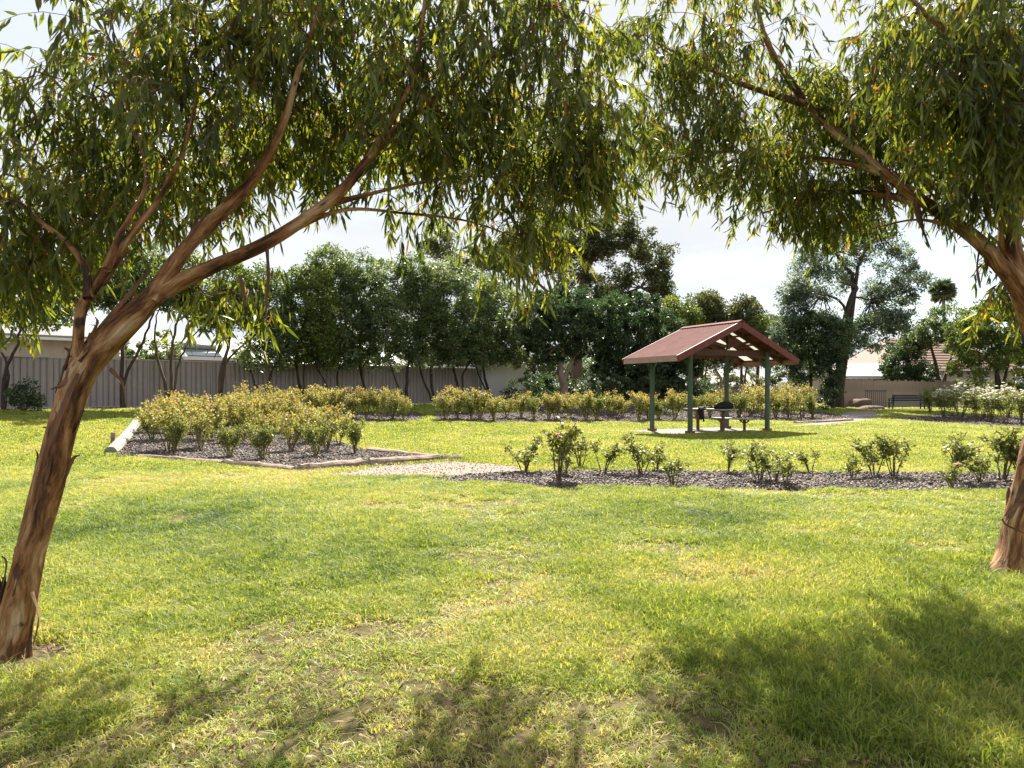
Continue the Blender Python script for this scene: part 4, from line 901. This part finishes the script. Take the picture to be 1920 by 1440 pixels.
# ------------------------------------------------------------------ rose bushes
def rose_parts(seed, h, wdt, nst, nleaf, leaf, bare=.25, red=.5, blooms=0):
    r = np.random.RandomState(seed); st = []; B = []; D = []; T = []
    for k in range(nst):
        a = r.rand() * 6.283; e = np.array((math.cos(a), math.sin(a), 0)) * wdt * .5 * r.uniform(.25, 1.0); hz = h * r.uniform(.62, 1.0)
        P = [(e[0] * .10, e[1] * .10, -.03, .013), (e[0] * .45, e[1] * .45, hz * .45, .010), (e[0] * .85 + r.normal(0, .03), e[1] * .85 + r.normal(0, .03), hz * .8, .006), (e[0] + r.normal(0, .04), e[1] + r.normal(0, .04), hz, .004)]
        st.append(P); C = cr_spline(P, 8)[:, :3]
        subs = [C]
        for j in range(4):
            i0 = r.randint(len(C) // 3, len(C) - 2); d = rdir(r, 1)[0]; d[2] = abs(d[2]) * .8 + .25; ln = h * r.uniform(.14, .30); e2 = C[i0] + d * ln; m2 = (C[i0] + e2) / 2 + r.normal(0, .02, 3)
            st.append([(*C[i0], .005), (*m2, .004), (*e2, .003)]); subs.append(cr_spline([C[i0], m2, e2], 5))
        for C2 in subs:
            m_ = max(3, nleaf // (nst * 5)); t = bare + (1 - bare) * r.rand(m_) if C2 is C else r.rand(m_); idx = np.minimum((t * (len(C2) - 1)).astype(int), len(C2) - 1)
            b = C2[idx] + r.normal(0, .045 * h, (m_, 3)); B.append(b); D.append(unit(rdir(r, m_) + np.array((0, 0, .25)))); T.append(.12 + .5 * (b[:, 2] / h) * red + r.rand(m_) * .45)
    B = np.concatenate(B); D = np.concatenate(D); T = np.clip(np.concatenate(T), 0, 1); B[:, 2] = np.maximum(B[:, 2], .04); n = len(B)
    fol = diamonds('foliage', B, D, rdir(r, n), leaf * r.uniform(.65, 1.35, n), leaf * .68 * r.uniform(.7, 1.3, n), T)
    stm = stems_mesh('stems', st, 4, seed, .01); bl = None
    if blooms:
        V_ = []; Fq = []; tn = []
        top = B[np.argsort(-B[:, 2] + r.normal(0, .25 * h, n))[:blooms]]
        for c in top:
            for layer, (rr, tilt) in enumerate(((.065, .35), (.048, .75), (.027, 1.1))):
                for k in range(5):
                    a = k * 1.2566 + layer * .6; d = np.array((math.cos(a) * math.cos(tilt), math.sin(a) * math.cos(tilt), math.sin(tilt))); sdv = np.array((-math.sin(a), math.cos(a), 0)); i = len(V_)
                    V_ += [c, c + d * rr * .6 + sdv * rr * .5, c + d * rr * 1.1, c + d * rr * .6 - sdv * rr * .5]; Fq.append((i, i + 1, i + 2, i + 3)); tn += [r.rand()] * 4
        bl = np_mesh('blossoms', np.array(V_), np.array(Fq), tint=np.array(tn))
    return stm, fol, bl
mature = [rose_parts(100 + i, 1.15, 1.05, 9, 1900, .062, .22, .85, 0) for i in range(5)]
greener = [rose_parts(120 + i, 1.05, .85, 9, 1700, .058, .15, .15, 0) for i in range(2)]
young = [rose_parts(140 + i, .80, .62, 5, 520, .060, .30, .45, 0) for i in range(4)]
young_p = [rose_parts(150 + i, .80, .66, 6, 560, .060, .25, .6, 3) for i in range(2)]
white = [rose_parts(160 + i, 1.25, 1.3, 9, 1500, .06, .2, .25, 70) for i in range(3)]
def rose(kind, idx, at, s, rz, label, group, mat='rose_leaf', petal='petal', sz=1.0):
    stm, fol, bl = kind[idx % len(kind)]
    o = empty('rose_bush', at, label, 'rose bush', group, rz); o.scale = (s, s, s * sz)
    link('stems', stm, M['rose_stem'], o); f_ = link('foliage', fol, M[mat], o); f_['kind'] = 'stuff'
    if bl: b_ = link('blossoms', bl, M[petal], o); b_['kind'] = 'stuff'
    return o
rr = random.Random(11)
isl_roses = [(318, 846), (375, 842), (545, 846), (612, 846), (285, 826), (335, 822), (392, 824), (450, 830), (505, 832), (570, 832), (635, 834), (292, 810), (345, 808), (400, 810), (455, 814), (515, 816), (575, 820), (320, 800), (375, 799), (430, 800), (490, 802), (540, 806), (598, 812), (500, 793), (545, 795), (460, 793)]
for i, (x, y) in enumerate(isl_roses): rose(mature, rr.randrange(5), gp(x, y), rr.uniform(.68, 1.12) * (.88 if x > 560 else 1.0), rr.uniform(0, 6.28), 'yellow green rose bush with reddish tips in the log edged bed', 'roses in the log edged bed')
for x, y, s, lb in ((430, 857, .72, 'low rose bush at the bed front behind the sunken log'), (492, 862, .80, 'green rose bush at the bed front near the log corner'), (592, 856, .78, 'small rose bush with brown base behind the thick corner log'), (665, 852, .74, 'dark green rose bush at the wedge end of the bed'), (325, 852, .80, 'dark based rose bush closest to the bleached log')):
    rose(greener, rr.randrange(2), gp(x, y), s, rr.uniform(0, 6.28), lb, 'roses in the log edged bed')
for i, x in enumerate(range(590, 775, 24)): rose(mature, rr.randrange(5), gp(x + rr.uniform(-4, 4), 786 + rr.uniform(-3, 4)), rr.uniform(.88, 1.05) * (.75 if x > 750 else 1), rr.uniform(0, 6.28), 'golden rose bush in the short row before the steel fence', 'short rose row before the fence')
for i, x in enumerate(range(832, 1285, 24)): rose(mature if i % 5 != 2 else greener, rr.randrange(5), gp(x + rr.uniform(-5, 5), 786 + rr.uniform(-4, 4)), rr.uniform(.75, 1.2), rr.uniform(0, 6.28), 'golden rose bush in the long row behind the lawn' if i % 5 != 2 else 'greener rose bush among the golden ones of the long row', 'long rose row behind the lawn')
for i, (x, y, s) in enumerate([(1305, 782, 1.1), (1330, 784, 1.0), (1352, 780, 1.1), (1385, 784, 1.25), (1408, 780, 1.3), (1430, 785, 1.2), (1455, 783, 1.3), (1480, 786, 1.25), (1505, 783, 1.3), (1525, 786, 1.2), (1418, 774, 1.3), (1468, 774, 1.3)]):
    rose(mature if i % 3 else greener, rr.randrange(5), gp(x, y), s, rr.uniform(0, 6.28), 'tall golden bushy rose behind the shelter near the concrete path' if i % 3 else 'darker green rose among the tall golden ones behind the shelter', 'tall roses behind the shelter')
for i, (x, y, s, mt) in enumerate([(1770, 783, 1.15, 'w'), (1800, 787, 1.2, 'w'), (1830, 788, 1.1, 'w'), (1858, 792, 1.2, 'w'), (1885, 793, 1.05, 'w'), (1915, 796, 1.2, 'w'), (1950, 798, 1.1, 'w'), (1785, 780, 1.1, 'w'), (1845, 784, 1.15, 'w')]):
    rose(white, i, gp(x, y), s, rr.uniform(0, 6.28), 'bushy rose covered in white blooms near the navy bench', 'white roses near the bench', 'young_rose_leaf')
rose(mature, 1, gp(1893, 784), 1.2, 1.0, 'red brown leaved rose between the white roses', 'white roses near the bench')
rose(greener, 1, gp(1745, 776), 1.3, 1.0, 'lime green leggy shrub rose behind the white roses', 'white roses near the bench')
ylist = [(983, 886, .62, .72), (1047, 903, 1.0, .92), (1088, 878, .55, .55), (1131, 890, .58, .62), (1203, 892, .68, .72), (1231, 884, .45, .42), (1262, 914, .42, .46), (1366, 887, .55, .55), (1425, 903, .62, .66), (1452, 906, .55, .60), (1474, 914, .40, .42), (1519, 887, .42, .48), (1597, 900, .42, .46), (1640, 894, .74, .72), (1676, 895, .70, .68), (1790, 905, .74, .74), (1786, 917, .36, .34), (1838, 906, .5, .5), (1880, 903, .85, .84), (1915, 905, .8, .7), (1060, 893, .45, .45)]
ylab = ['upright young rose where the gravel path meets the mulch', 'tallest young rose of the mulch strip with pink blooms', 'slender young rose behind the tall blooming one', 'single stemmed young rose with fan of leaves', 'dense young rose with dark centre near a low companion', 'low young rose leaning on its denser neighbour', 'tiny sprawling rose at the grass edge of the mulch', 'rounded young rose standing alone on the lawn side', 'wide open young rose in the middle of the mulch', 'bushy young rose crowding its wide neighbour', 'small dark rose at the grass edge beside the wide pair', 'short rose with spreading top on the lawn side', 'small pale rose beside the large twin roses', 'large twin rose with bare dark stems, taller of the pair', 'large twin rose with bare dark stems, shorter of the pair', 'upright rose with lime tips near the flaking gum', 'low lime green sucker at the foot of the upright rose', 'small leafy rose between two taller ones near the gum', 'tall rose with reddish tips close to the flaking gum', 'rose with orange new leaves partly behind the gum trunk', 'low leafy rose at the foot of the tallest one']
for i, (x, y, hm, wm) in enumerate(ylist):
    pk = i in (1, 16); k = young_p if pk else young; o = rose(k, i, gp(x, y), 1.0, rr.uniform(0, 6.28), ylab[i], 'young roses in the mulch strip', 'young_rose_leaf', 'pink_petal'); o.scale = (wm / .64, wm / .64, hm / .78)
# dark shrubs at the fence and under the trees
def shrub(label, at, lobes, mat, n, seed, leaf=(.09, .05), group=None):
    o = empty('shrub', at, label, 'shrub', group); st = []
    for lb in lobes:
        for k in range(3): a = k * 2.1 + seed; st.append([(0.05 * math.cos(a), .05 * math.sin(a), -.05, .02), (lb[0] * .5, lb[1] * .5, lb[2] * .5, .014), (lb[0] + .2 * math.cos(a) * lb[3], lb[1] + .2 * math.sin(a) * lb[4], lb[2], .006)])
    link('stems', stems_mesh('stems', st, 5, seed), M['bark_brown'], o); f_ = link('foliage', crown_mesh('foliage', lobes, n, seed, leaf, .2, 22), M[mat], o); f_['kind'] = 'stuff'; return o
shrub('dark low shrub against the steel fence beside the leaning gum', gp(42, 772), [(0, 0, .55, .5, .4, .45), (.4, 0, .35, .3, .3, .3)], 'dark_leaf', 1800, 3)
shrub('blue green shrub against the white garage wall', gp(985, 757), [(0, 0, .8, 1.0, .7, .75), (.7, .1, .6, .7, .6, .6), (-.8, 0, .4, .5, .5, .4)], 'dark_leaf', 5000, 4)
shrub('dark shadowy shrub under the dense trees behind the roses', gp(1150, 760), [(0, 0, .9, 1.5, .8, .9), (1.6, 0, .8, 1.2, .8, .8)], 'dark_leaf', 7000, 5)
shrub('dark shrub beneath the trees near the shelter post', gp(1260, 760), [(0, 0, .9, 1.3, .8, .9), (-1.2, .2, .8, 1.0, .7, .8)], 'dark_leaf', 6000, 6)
shrub('small green shrub at the foot of the ivy clad gum', gp(1548, 770), [(0, 0, .6, .5, .5, .6)], 'dark_leaf', 1800, 7)
# agapanthus seed heads behind the roses
for i, (x, yt) in enumerate([(1085, 722), (1097, 716), (1104, 709), (1122, 716), (1140, 710), (1150, 712), (1160, 718)]):
    b = gp(x, 760); hh = H + (HY - yt) / F * b.y - b.z; o = empty('agapanthus', b, 'pale seed head on a tall thin stalk before dark shrubs', 'flower', 'seed heads behind the rose row')
    MB().tube([(0, 0, 0), (.03, 0, hh * .6), (.02, .02, hh)], .012, 5).build('stalk', M['rose_stem'], o)
    r = np.random.RandomState(i); d = rdir(r, 46); fl = diamonds('flower_head', np.array((.02, .02, hh)) + d * .03, d, rdir(r, 46), np.full(46, .10), np.full(46, .035), r.rand(46)); f_ = link('flower_head', fl, M['petal'], o); f_['kind'] = 'stuff'

# ------------------------------------------------------------------ trees
def tree_from_px(label, base, stems, lobes, mat, nleaf, seed, name='tree', group=None, depth_off=0., **kw):
    """stems: lists of (px, py, r) above the base; lobes: (px, py, r_px_x, r_px_y) all read at the base's distance"""
    b = gp(*base) if not isinstance(base, Vector) else base; s = F / b.y; r = random.Random(seed)
    def loc(x, y, dy=0.): return ((x - CX) / s - b.x, dy, H - (y - HY) / s - b.z)
    st = []
    for rows in stems:
        dyv = r.uniform(-.5, .5); R0 = rows[0][2]; pts = [(0, 0, -.1, R0 * 1.25)] if len(rows[0]) == 3 else []
        for i, row in enumerate(rows): pts.append((*loc(row[0], row[1], dyv * (i + 1) / len(rows)), row[2]))
        st.append(pts)
    lobes = list(lobes)
    if group == RG and seed >= 25:                           # low skirts of the row trees
        mxx = sum(l[0] for l in lobes) / len(lobes); lobes += [(mxx - 24, 664, 27, 24), (mxx + 20, 670, 26, 22), (mxx, 640, 34, 30)]
    lb = []
    for row in lobes:
        x, y, rx, ry = row[:4]; d = row[4] if len(row) > 4 else r.uniform(-.35, .35) * rx / s; lb.append((*loc(x, y, d), rx / s, (rx + ry) / 2 / s, ry / s))
    return bg_tree(name, label, b, st, lb, mat, nleaf, seed, group, **kw)
RG = 'small trees in a row along the steel fence'
def fb_(x, off=.9): t = px_line(x); return fpt(t, off)
tree_from_px('fence row tree with one thin stem leaning over the dark shrub', fb_(3), [[(14, 700, .06), (38, 655, .045), (55, 600, .035)], [(10, 690, .04), (-30, 620, .03)]], [(30, 560, 60, 50), (-40, 540, 60, 60), (80, 520, 50, 50), (10, 490, 70, 40)], 'tree_leaf', 13000, 21, group=RG, bark='bark_dark', leaf=(.13, .065))
tree_from_px('fence row tree with upright and slanting stems behind the leaning gum', fb_(222), [[(224, 690, .08), (222, 630, .06), (205, 560, .04)], [(238, 710, .06), (275, 640, .045), (300, 580, .03)]], [(120, 560, 42, 50), (170, 530, 50, 50), (230, 530, 50, 55), (300, 520, 40, 50), (200, 480, 60, 35)], 'tree_leaf', 14000, 22, group=RG, bark='bark_dark')
tree_from_px('fence row tree with three stems spreading in a narrow fan', fb_(313), [[(300, 700, .055), (282, 625, .035), (290, 570, .02)], [(318, 690, .06), (322, 610, .045), (345, 560, .03)], [(330, 690, .045), (350, 640, .03), (385, 590, .02)]], [(330, 545, 40, 35), (370, 560, 35, 30), (300, 540, 40, 35), (350, 510, 40, 30)], 'lime_leaf', 7500, 23, group=RG, bark='bark_brown')
tree_from_px('fence row tree with slanting trunk and open lime crown', fb_(402), [[(412, 700, .08), (425, 650, .06), (432, 600, .045)], [(418, 690, .05), (448, 650, .035), (470, 630, .02)], [(428, 640, .03), (410, 605, .02)]], [(430, 570, 40, 35), (390, 600, 28, 24), (465, 590, 32, 35), (440, 530, 38, 30)], 'lime_leaf', 7500, 24, group=RG, bark='bark_brown')
tree_from_px('fence row tree forking low into a wide open vee', fb_(483), [[(472, 700, .05), (466, 660, .038), (480, 610, .03)], [(505, 700, .05), (530, 655, .04), (545, 600, .03)]], [(510, 570, 36, 55), (495, 540, 30, 40), (530, 620, 26, 36), (470, 560, 22, 40)], 'tree_leaf', 9500, 25, group=RG, bark='bark_dark')
tree_from_px('fence row tree with pale green dome shaped crown', fb_(558), [[(555, 690, .06), (560, 640, .045), (570, 590, .03)], [(572, 690, .035), (590, 640, .025)]], [(582, 555, 50, 48), (560, 610, 42, 46), (610, 600, 34, 48), (585, 520, 38, 32), (600, 640, 30, 36)], 'lime_leaf', 15000, 26, group=RG, bark='bark_dark', leaf=(.13, .065))
tree_from_px('fence row tree with two thin crossing stems', fb_(617), [[(600, 700, .035), (590, 670, .025), (610, 620, .02)], [(632, 695, .04), (655, 650, .03), (660, 600, .02)]], [(630, 530, 40, 45), (640, 600, 30, 46), (620, 490, 36, 26)], 'tree_leaf', 9500, 27, group=RG, bark='bark_dark')
tree_from_px('fence row tree with single straight stem under a dense crown', fb_(676), [[(677, 690, .06), (678, 640, .05), (685, 580, .035)], [(680, 700, .035), (705, 650, .03)]], [(690, 560, 46, 60), (670, 610, 36, 50), (720, 600, 38, 55), (690, 510, 46, 34), (650, 540, 36, 46)], 'tree_leaf', 16000, 28, group=RG, bark='bark_dark')
tree_from_px('fence row tree with strongly leaning dark trunk', fb_(745), [[(765, 690, .075), (782, 655, .06), (795, 600, .04)], [(735, 690, .04), (722, 655, .03)]], [(770, 580, 46, 66), (745, 540, 46, 50), (800, 550, 40, 55), (750, 630, 36, 40), (780, 505, 40, 30)], 'tree_leaf', 17000, 29, group=RG, bark='bark_dark')
tree_from_px('fence row tree forming a narrow upright vee', fb_(797), [[(790, 700, .05), (785, 660, .04), (800, 600, .03)], [(808, 700, .065), (818, 650, .05), (830, 590, .035)]], [(835, 570, 48, 60), (815, 620, 40, 52), (860, 620, 40, 56), (840, 520, 42, 36)], 'tree_leaf', 17000, 30, group=RG, bark='bark_dark')
tree_from_px('fence row tree with split trunk before the garage corner', fb_(852), [[(852, 695, .06), (855, 660, .05), (870, 610, .03)], [(868, 705, .045), (890, 665, .03), (900, 630, .02)]], [(880, 600, 42, 58), (860, 650, 34, 36), (900, 560, 40, 46), (890, 650, 36, 38)], 'tree_leaf', 14000, 31, group=RG, bark='bark_dark')
tree_from_px('fence row tree with rounded crown overhanging the white garage', fb_(905), [[(907, 700, .07), (910, 660, .055), (925, 600, .04)], [(897, 700, .04), (890, 670, .03)]], [(945, 590, 52, 60), (920, 630, 44, 52), (965, 640, 40, 52), (930, 560, 42, 42), (985, 620, 20, 40)], 'tree_leaf', 18000, 32, group=RG, bark='bark_dark')
# dense dark trees behind the rose row
DG = 'dense dark trees behind the rose row'
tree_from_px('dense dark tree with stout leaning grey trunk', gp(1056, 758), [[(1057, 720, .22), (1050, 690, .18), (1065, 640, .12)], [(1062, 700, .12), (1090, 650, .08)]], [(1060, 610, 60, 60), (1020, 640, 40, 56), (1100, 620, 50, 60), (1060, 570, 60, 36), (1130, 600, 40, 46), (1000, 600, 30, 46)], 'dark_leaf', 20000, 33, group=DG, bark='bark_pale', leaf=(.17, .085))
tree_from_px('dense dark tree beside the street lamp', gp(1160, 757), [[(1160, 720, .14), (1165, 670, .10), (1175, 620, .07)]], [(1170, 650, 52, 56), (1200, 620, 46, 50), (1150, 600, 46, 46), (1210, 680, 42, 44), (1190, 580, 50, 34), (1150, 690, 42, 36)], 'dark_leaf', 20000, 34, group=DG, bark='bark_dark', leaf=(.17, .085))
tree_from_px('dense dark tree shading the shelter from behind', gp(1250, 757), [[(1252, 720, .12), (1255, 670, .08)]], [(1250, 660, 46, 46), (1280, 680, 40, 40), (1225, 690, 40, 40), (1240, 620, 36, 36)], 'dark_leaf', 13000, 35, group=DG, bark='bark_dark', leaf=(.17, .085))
# sunlit trees behind the shelter
SG = 'sunlit trees behind the picnic shelter'
def far(x, Y): X_ = (x - CX) / F * Y; return Vector((X_, Y, float(gz(X_, Y))))
for i, (x, Y_, lob, lab) in enumerate([(1268, 50, [(1268, 600, 36, 34), (1250, 625, 26, 30), (1292, 615, 26, 30)], 'yellow green rounded tree beside the lamp pole'), (1318, 52, [(1318, 585, 34, 32), (1338, 610, 30, 30), (1300, 615, 30, 30), (1330, 570, 26, 22)], 'tall olive tree rising behind the shelter ridge'),
        (1392, 52, [(1395, 590, 32, 30), (1375, 610, 26, 26), (1415, 620, 26, 28)], 'olive tree with rounded head behind the gable'), (1440, 50, [(1440, 625, 34, 30), (1462, 650, 30, 32), (1425, 650, 28, 30)], 'lime tree over the low end of the shelter roof')]):
    tree_from_px(lab, far(x, Y_), [[(x - 2, 700, .10), (x + 3, 660, .08), (x, 620, .05)], [(x + 6, 690, .06), (x + 18, 650, .04)]], lob, 'lime_leaf' if i in (0, 3) else 'olive_leaf', 9000, 40 + i, group=SG, leaf=(.20, .10), clump=.40)
tree_from_px('slim tree with pale crooked trunk seen between the shelter posts', gp(1335, 760), [[(1352, 720, .09), (1340, 690, .07), (1325, 650, .05)], [(1300, 700, .06), (1318, 670, .04), (1325, 640, .03)]], [(1330, 650, 40, 26), (1370, 660, 36, 24), (1420, 665, 36, 22), (1300, 660, 26, 26)], 'olive_leaf', 7000, 45, group=SG, bark='bark_pale', leaf=(.17, .085))
tree_from_px('dark small tree with thin black trunk by the railing', gp(1521, 764), [[(1521, 720, .09), (1522, 680, .07), (1520, 630, .05)], [(1521, 700, .04), (1508, 660, .03)]], [(1520, 620, 40, 36), (1490, 650, 30, 32), (1545, 650, 30, 34), (1510, 690, 30, 26), (1500, 600, 30, 26)], 'dark_leaf', 9000, 46, group=SG, bark='bark_dark', leaf=(.17, .085))
# tall spreading gum behind
tree_from_px('tall distant gum with airy billowing crown above the dark trees', far(1085, 62), [[(1080, 690, .45), (1085, 600, .36), (1095, 520, .26), (1120, 470, .16)], [(1085, 600, .2), (1150, 560, .14), (1200, 540, .09)], [(1082, 620, .2), (1020, 540, .14), (960, 500, .09)]],
    [(1150, 425, 46, 48), (1120, 470, 40, 34), (1195, 455, 34, 36), (1230, 490, 34, 30), (1235, 530, 26, 24), (1190, 520, 34, 24), (1085, 440, 46, 40), (1040, 480, 46, 40), (1140, 530, 40, 26), (1080, 520, 46, 26), (1010, 430, 50, 40), (960, 480, 56, 46), (890, 490, 50, 36), (830, 470, 40, 34), (1240, 555, 34, 20), (1150, 565, 50, 20), (1060, 560, 40, 22)], 'olive_leaf', 34000, 50, name='tree', leaf=(.28, .13), clump=.55, nclump=34, inner=.3)
# tall blue-green gum on the path side, ivy on its trunk
tree_from_px('tall blue green gum with dark forked trunk beside the path', gp(1573, 765), [[(1574, 700, .26), (1575, 640, .22), (1590, 570, .18), (1602, 540, .15)], [(1600, 545, .13), (1585, 500, .09), (1560, 470, .06)], [(1602, 540, .12), (1610, 490, .08), (1640, 440, .05)], [(1590, 575, .08), (1640, 560, .05)], [(1585, 590, .09), (1540, 550, .06)]],
    [(1600, 430, 40, 34), (1560, 460, 36, 30), (1520, 500, 36, 30), (1490, 540, 34, 30), (1530, 555, 34, 28), (1570, 520, 30, 26), (1640, 440, 40, 34), (1680, 490, 36, 34), (1705, 530, 34, 32), (1650, 540, 34, 28), (1640, 590, 32, 26), (1620, 620, 30, 26), (1690, 560, 28, 24), (1480, 575, 26, 24), (1540, 600, 30, 24), (1640, 640, 40, 24), (1600, 490, 34, 26), (1665, 610, 40, 26), (1590, 640, 34, 26), (1470, 620, 34, 30), (1690, 600, 30, 24)], 'blue_leaf', 26000, 51, bark='bark_dark', leaf=(.18, .075), clump=.40, nclump=22, inner=.3)
tree_from_px('column of dark ivy on a dead trunk beside the blue gum', gp(1562, 766), [[(1560, 720, .12), (1562, 680, .10), (1566, 640, .06)]], [(1562, 650, 22, 34), (1558, 695, 22, 34), (1572, 620, 24, 26), (1560, 730, 16, 20)], 'dark_leaf', 7000, 52, bark='bark_dark')
tree_from_px('dark evergreen bushy tree above the navy bench', gp(1702, 760), [[(1702, 735, .10), (1700, 700, .08), (1705, 670, .05)]], [(1700, 680, 36, 36), (1680, 700, 28, 26), (1728, 702, 28, 26), (1710, 655, 26, 22), (1695, 715, 30, 18)], 'dark_leaf', 9000, 53, bark='bark_dark', leaf=(.17, .085))
tree_from_px('tree with red brown fibrous stems beside the dark evergreen', gp(1765, 762), [[(1764, 720, .16), (1758, 680, .11), (1750, 640, .07)], [(1768, 715, .13), (1780, 670, .08), (1790, 630, .05)]], [(1745, 625, 32, 28), (1775, 600, 32, 28), (1720, 640, 26, 24), (1795, 635, 26, 28)], 'tree_leaf', 8500, 54, bark='bark_brown', leaf=(.17, .08))
tree_from_px('bright topped tree with vee shaped trunk behind the white roses', gp(1874, 765), [[(1866, 720, .12), (1862, 690, .09), (1850, 640, .06)], [(1884, 720, .11), (1895, 690, .08), (1905, 640, .05)], [(1870, 705, .07), (1840, 670, .04)]], [(1860, 610, 50, 40), (1820, 640, 40, 46), (1905, 620, 50, 46), (1850, 660, 46, 40), (1815, 690, 28, 26), (1910, 670, 40, 36), (1880, 580, 46, 26), (1960, 630, 50, 60)], 'lime_leaf', 22000, 55, bark='bark_dark', leaf=(.17, .08))
# palm
pb = far(1769, 95); s = F / pb.y; pm = empty('palm_tree', pb, 'distant fan palm standing above the tiled roof', 'tree'); ht = H + (HY - 545) / s - pb.z
link('trunk', stems_mesh('trunk', [[(0, 0, -.1, .32), (.1, 0, ht * .5, .24), (0, 0, ht, .22)]], 9, 3), M['bark_pale'], pm)
r = np.random.RandomState(5)
nf = 80; VB_ = []; DB = []; SB_ = []; LB_ = []; TB_ = []
for k in range(nf):
    a = r.rand() * 6.283; el = r.uniform(-1.25, 1.2); d = np.array((math.cos(a) * math.cos(el), math.sin(a) * math.cos(el), math.sin(el))); c = np.array((0, 0, ht)) + d * r.uniform(.15, 1.3); fr_ = rdir(r, 1)[0]
    for j in range(13):
        w_ = (j - 6) / 6 * 1.25; sdv = unit(np.cross(d, fr_)); dd = unit(d * math.cos(w_) + sdv * math.sin(w_) + np.array((0, 0, -.18))); VB_.append(c); DB.append(dd); SB_.append(rdir(r, 1)[0]); LB_.append(r.uniform(.8, 1.15)); TB_.append(np.clip(.35 - .35 * el + r.normal(0, .1), 0, 1))
f_ = link('fronds', diamonds('fronds', np.array(VB_), np.array(DB), np.array(SB_), np.array(LB_), np.full(len(LB_), .2), np.array(TB_)), M['palm_leaf'], pm); f_['kind'] = 'stuff'
# garden greenery glimpsed over the steel fence
for i, (x, y, Y_, w_, h_, mt, lb) in enumerate([(300, 650, 38, 34, 30, 'lime_leaf', 'lime shrub showing over the fence behind the forked tree'), (460, 665, 40, 30, 18, 'lime_leaf', 'yellow flowering shrub over the fence near the carport'), (645, 660, 42, 50, 30, 'lime_leaf', 'leafy green shrub above the fence between thin stems'), (705, 665, 44, 50, 26, 'tree_leaf', 'bright shrub behind the fence below the dense crowns'), (240, 660, 36, 30, 26, 'tree_leaf', 'dark shrub over the fence behind the slanting stem'), (560, 668, 43, 50, 20, 'tree_leaf', 'green shrub over the fence below the dome shaped crown'), (780, 668, 46, 50, 22, 'lime_leaf', 'lime shrub over the fence behind the leaning dark trunk'), (845, 670, 47, 40, 20, 'tree_leaf', 'small green shrub over the fence by the garage')]):
    b = far(x, Y_); b.z = .8; s = F / Y_; zc_ = H - (y - HY) / s - .8; shrub(lb, b, [(0, 0, zc_ * .6, w_ / s, w_ / s, zc_ * .5), (w_ * .5 / s, 0, zc_, w_ * .6 / s, w_ * .6 / s, h_ / s), (-w_ * .4 / s, .1, zc_, w_ * .6 / s, w_ * .6 / s, h_ / s)], mt, 5000, 60 + i, (.13, .07))

# hedge and distant trees closing the horizon
hb = gp(1140, 757) + Vector((0, 2.2, 0)); s = F / hb.y
hl = [((x - 1140) / s, .2 * math.sin(i * 2.3), .55 + .5 * (i % 2), 1.15, .8, .8) for i, x in enumerate(range(960, 1330, 20))]
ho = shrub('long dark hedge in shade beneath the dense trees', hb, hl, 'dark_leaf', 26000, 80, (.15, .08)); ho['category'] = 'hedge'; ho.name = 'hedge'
for i, (x, yt, Y_) in enumerate([(1000, 640, 78), (1080, 650, 84), (1150, 640, 80), (1225, 645, 86), (1300, 605, 80), (1360, 610, 84), (1420, 600, 78), (1480, 610, 82), (1540, 615, 86), (1640, 660, 92), (1800, 650, 90), (1900, 640, 84), (1980, 640, 84), (820, 640, 90), (740, 640, 90), (660, 645, 92), (90, 600, 62), (-20, 590, 60), (180, 610, 64)]):
    kd = ['olive', 'mid green', 'dark green'][i % 3]; wh = 'behind the dense dark trees' if 950 < x < 1260 else 'behind the picnic shelter' if 1260 <= x < 1600 else 'behind the tiled house' if x >= 1600 else 'beyond the shed' if x < 300 else 'beyond the steel fence'
    rw = 40; tree_from_px('distant %s tree glimpsed %s' % (kd, wh), far(x, Y_), [[(x, 705, .2), (x + 4, yt + 40, .12)]], [(x, yt + 22, rw, 24), (x - 24, yt + 45, rw * .8, 26), (x + 26, yt + 50, rw * .8, 28), (x, yt + 70, rw, 24)], ['olive_leaf', 'tree_leaf', 'dark_leaf'][i % 3], 3600, 90 + i, group='distant trees beyond the fences', leaf=(.30, .16), clump=.6, nclump=24)
for i, (x0, x1, Y_, nm) in enumerate([(1290, 1580, 66, 'far clipped hedge behind the railing and shelter'), (1790, 2010, 64, 'far hedge behind the white roses and parked car')]):
    hb = far((x0 + x1) / 2, Y_); s = F / Y_
    hl = [((x - (x0 + x1) / 2) / s, .2 * math.sin(k * 2.1), 1.0 + .25 * (k % 3), 1.3, .9, 1.1) for k, x in enumerate(range(x0, x1, 22))]
    ho = shrub(nm, hb, hl, 'olive_leaf', 12000, 130 + i, (.22, .11)); ho['category'] = 'hedge'; ho.name = 'hedge'
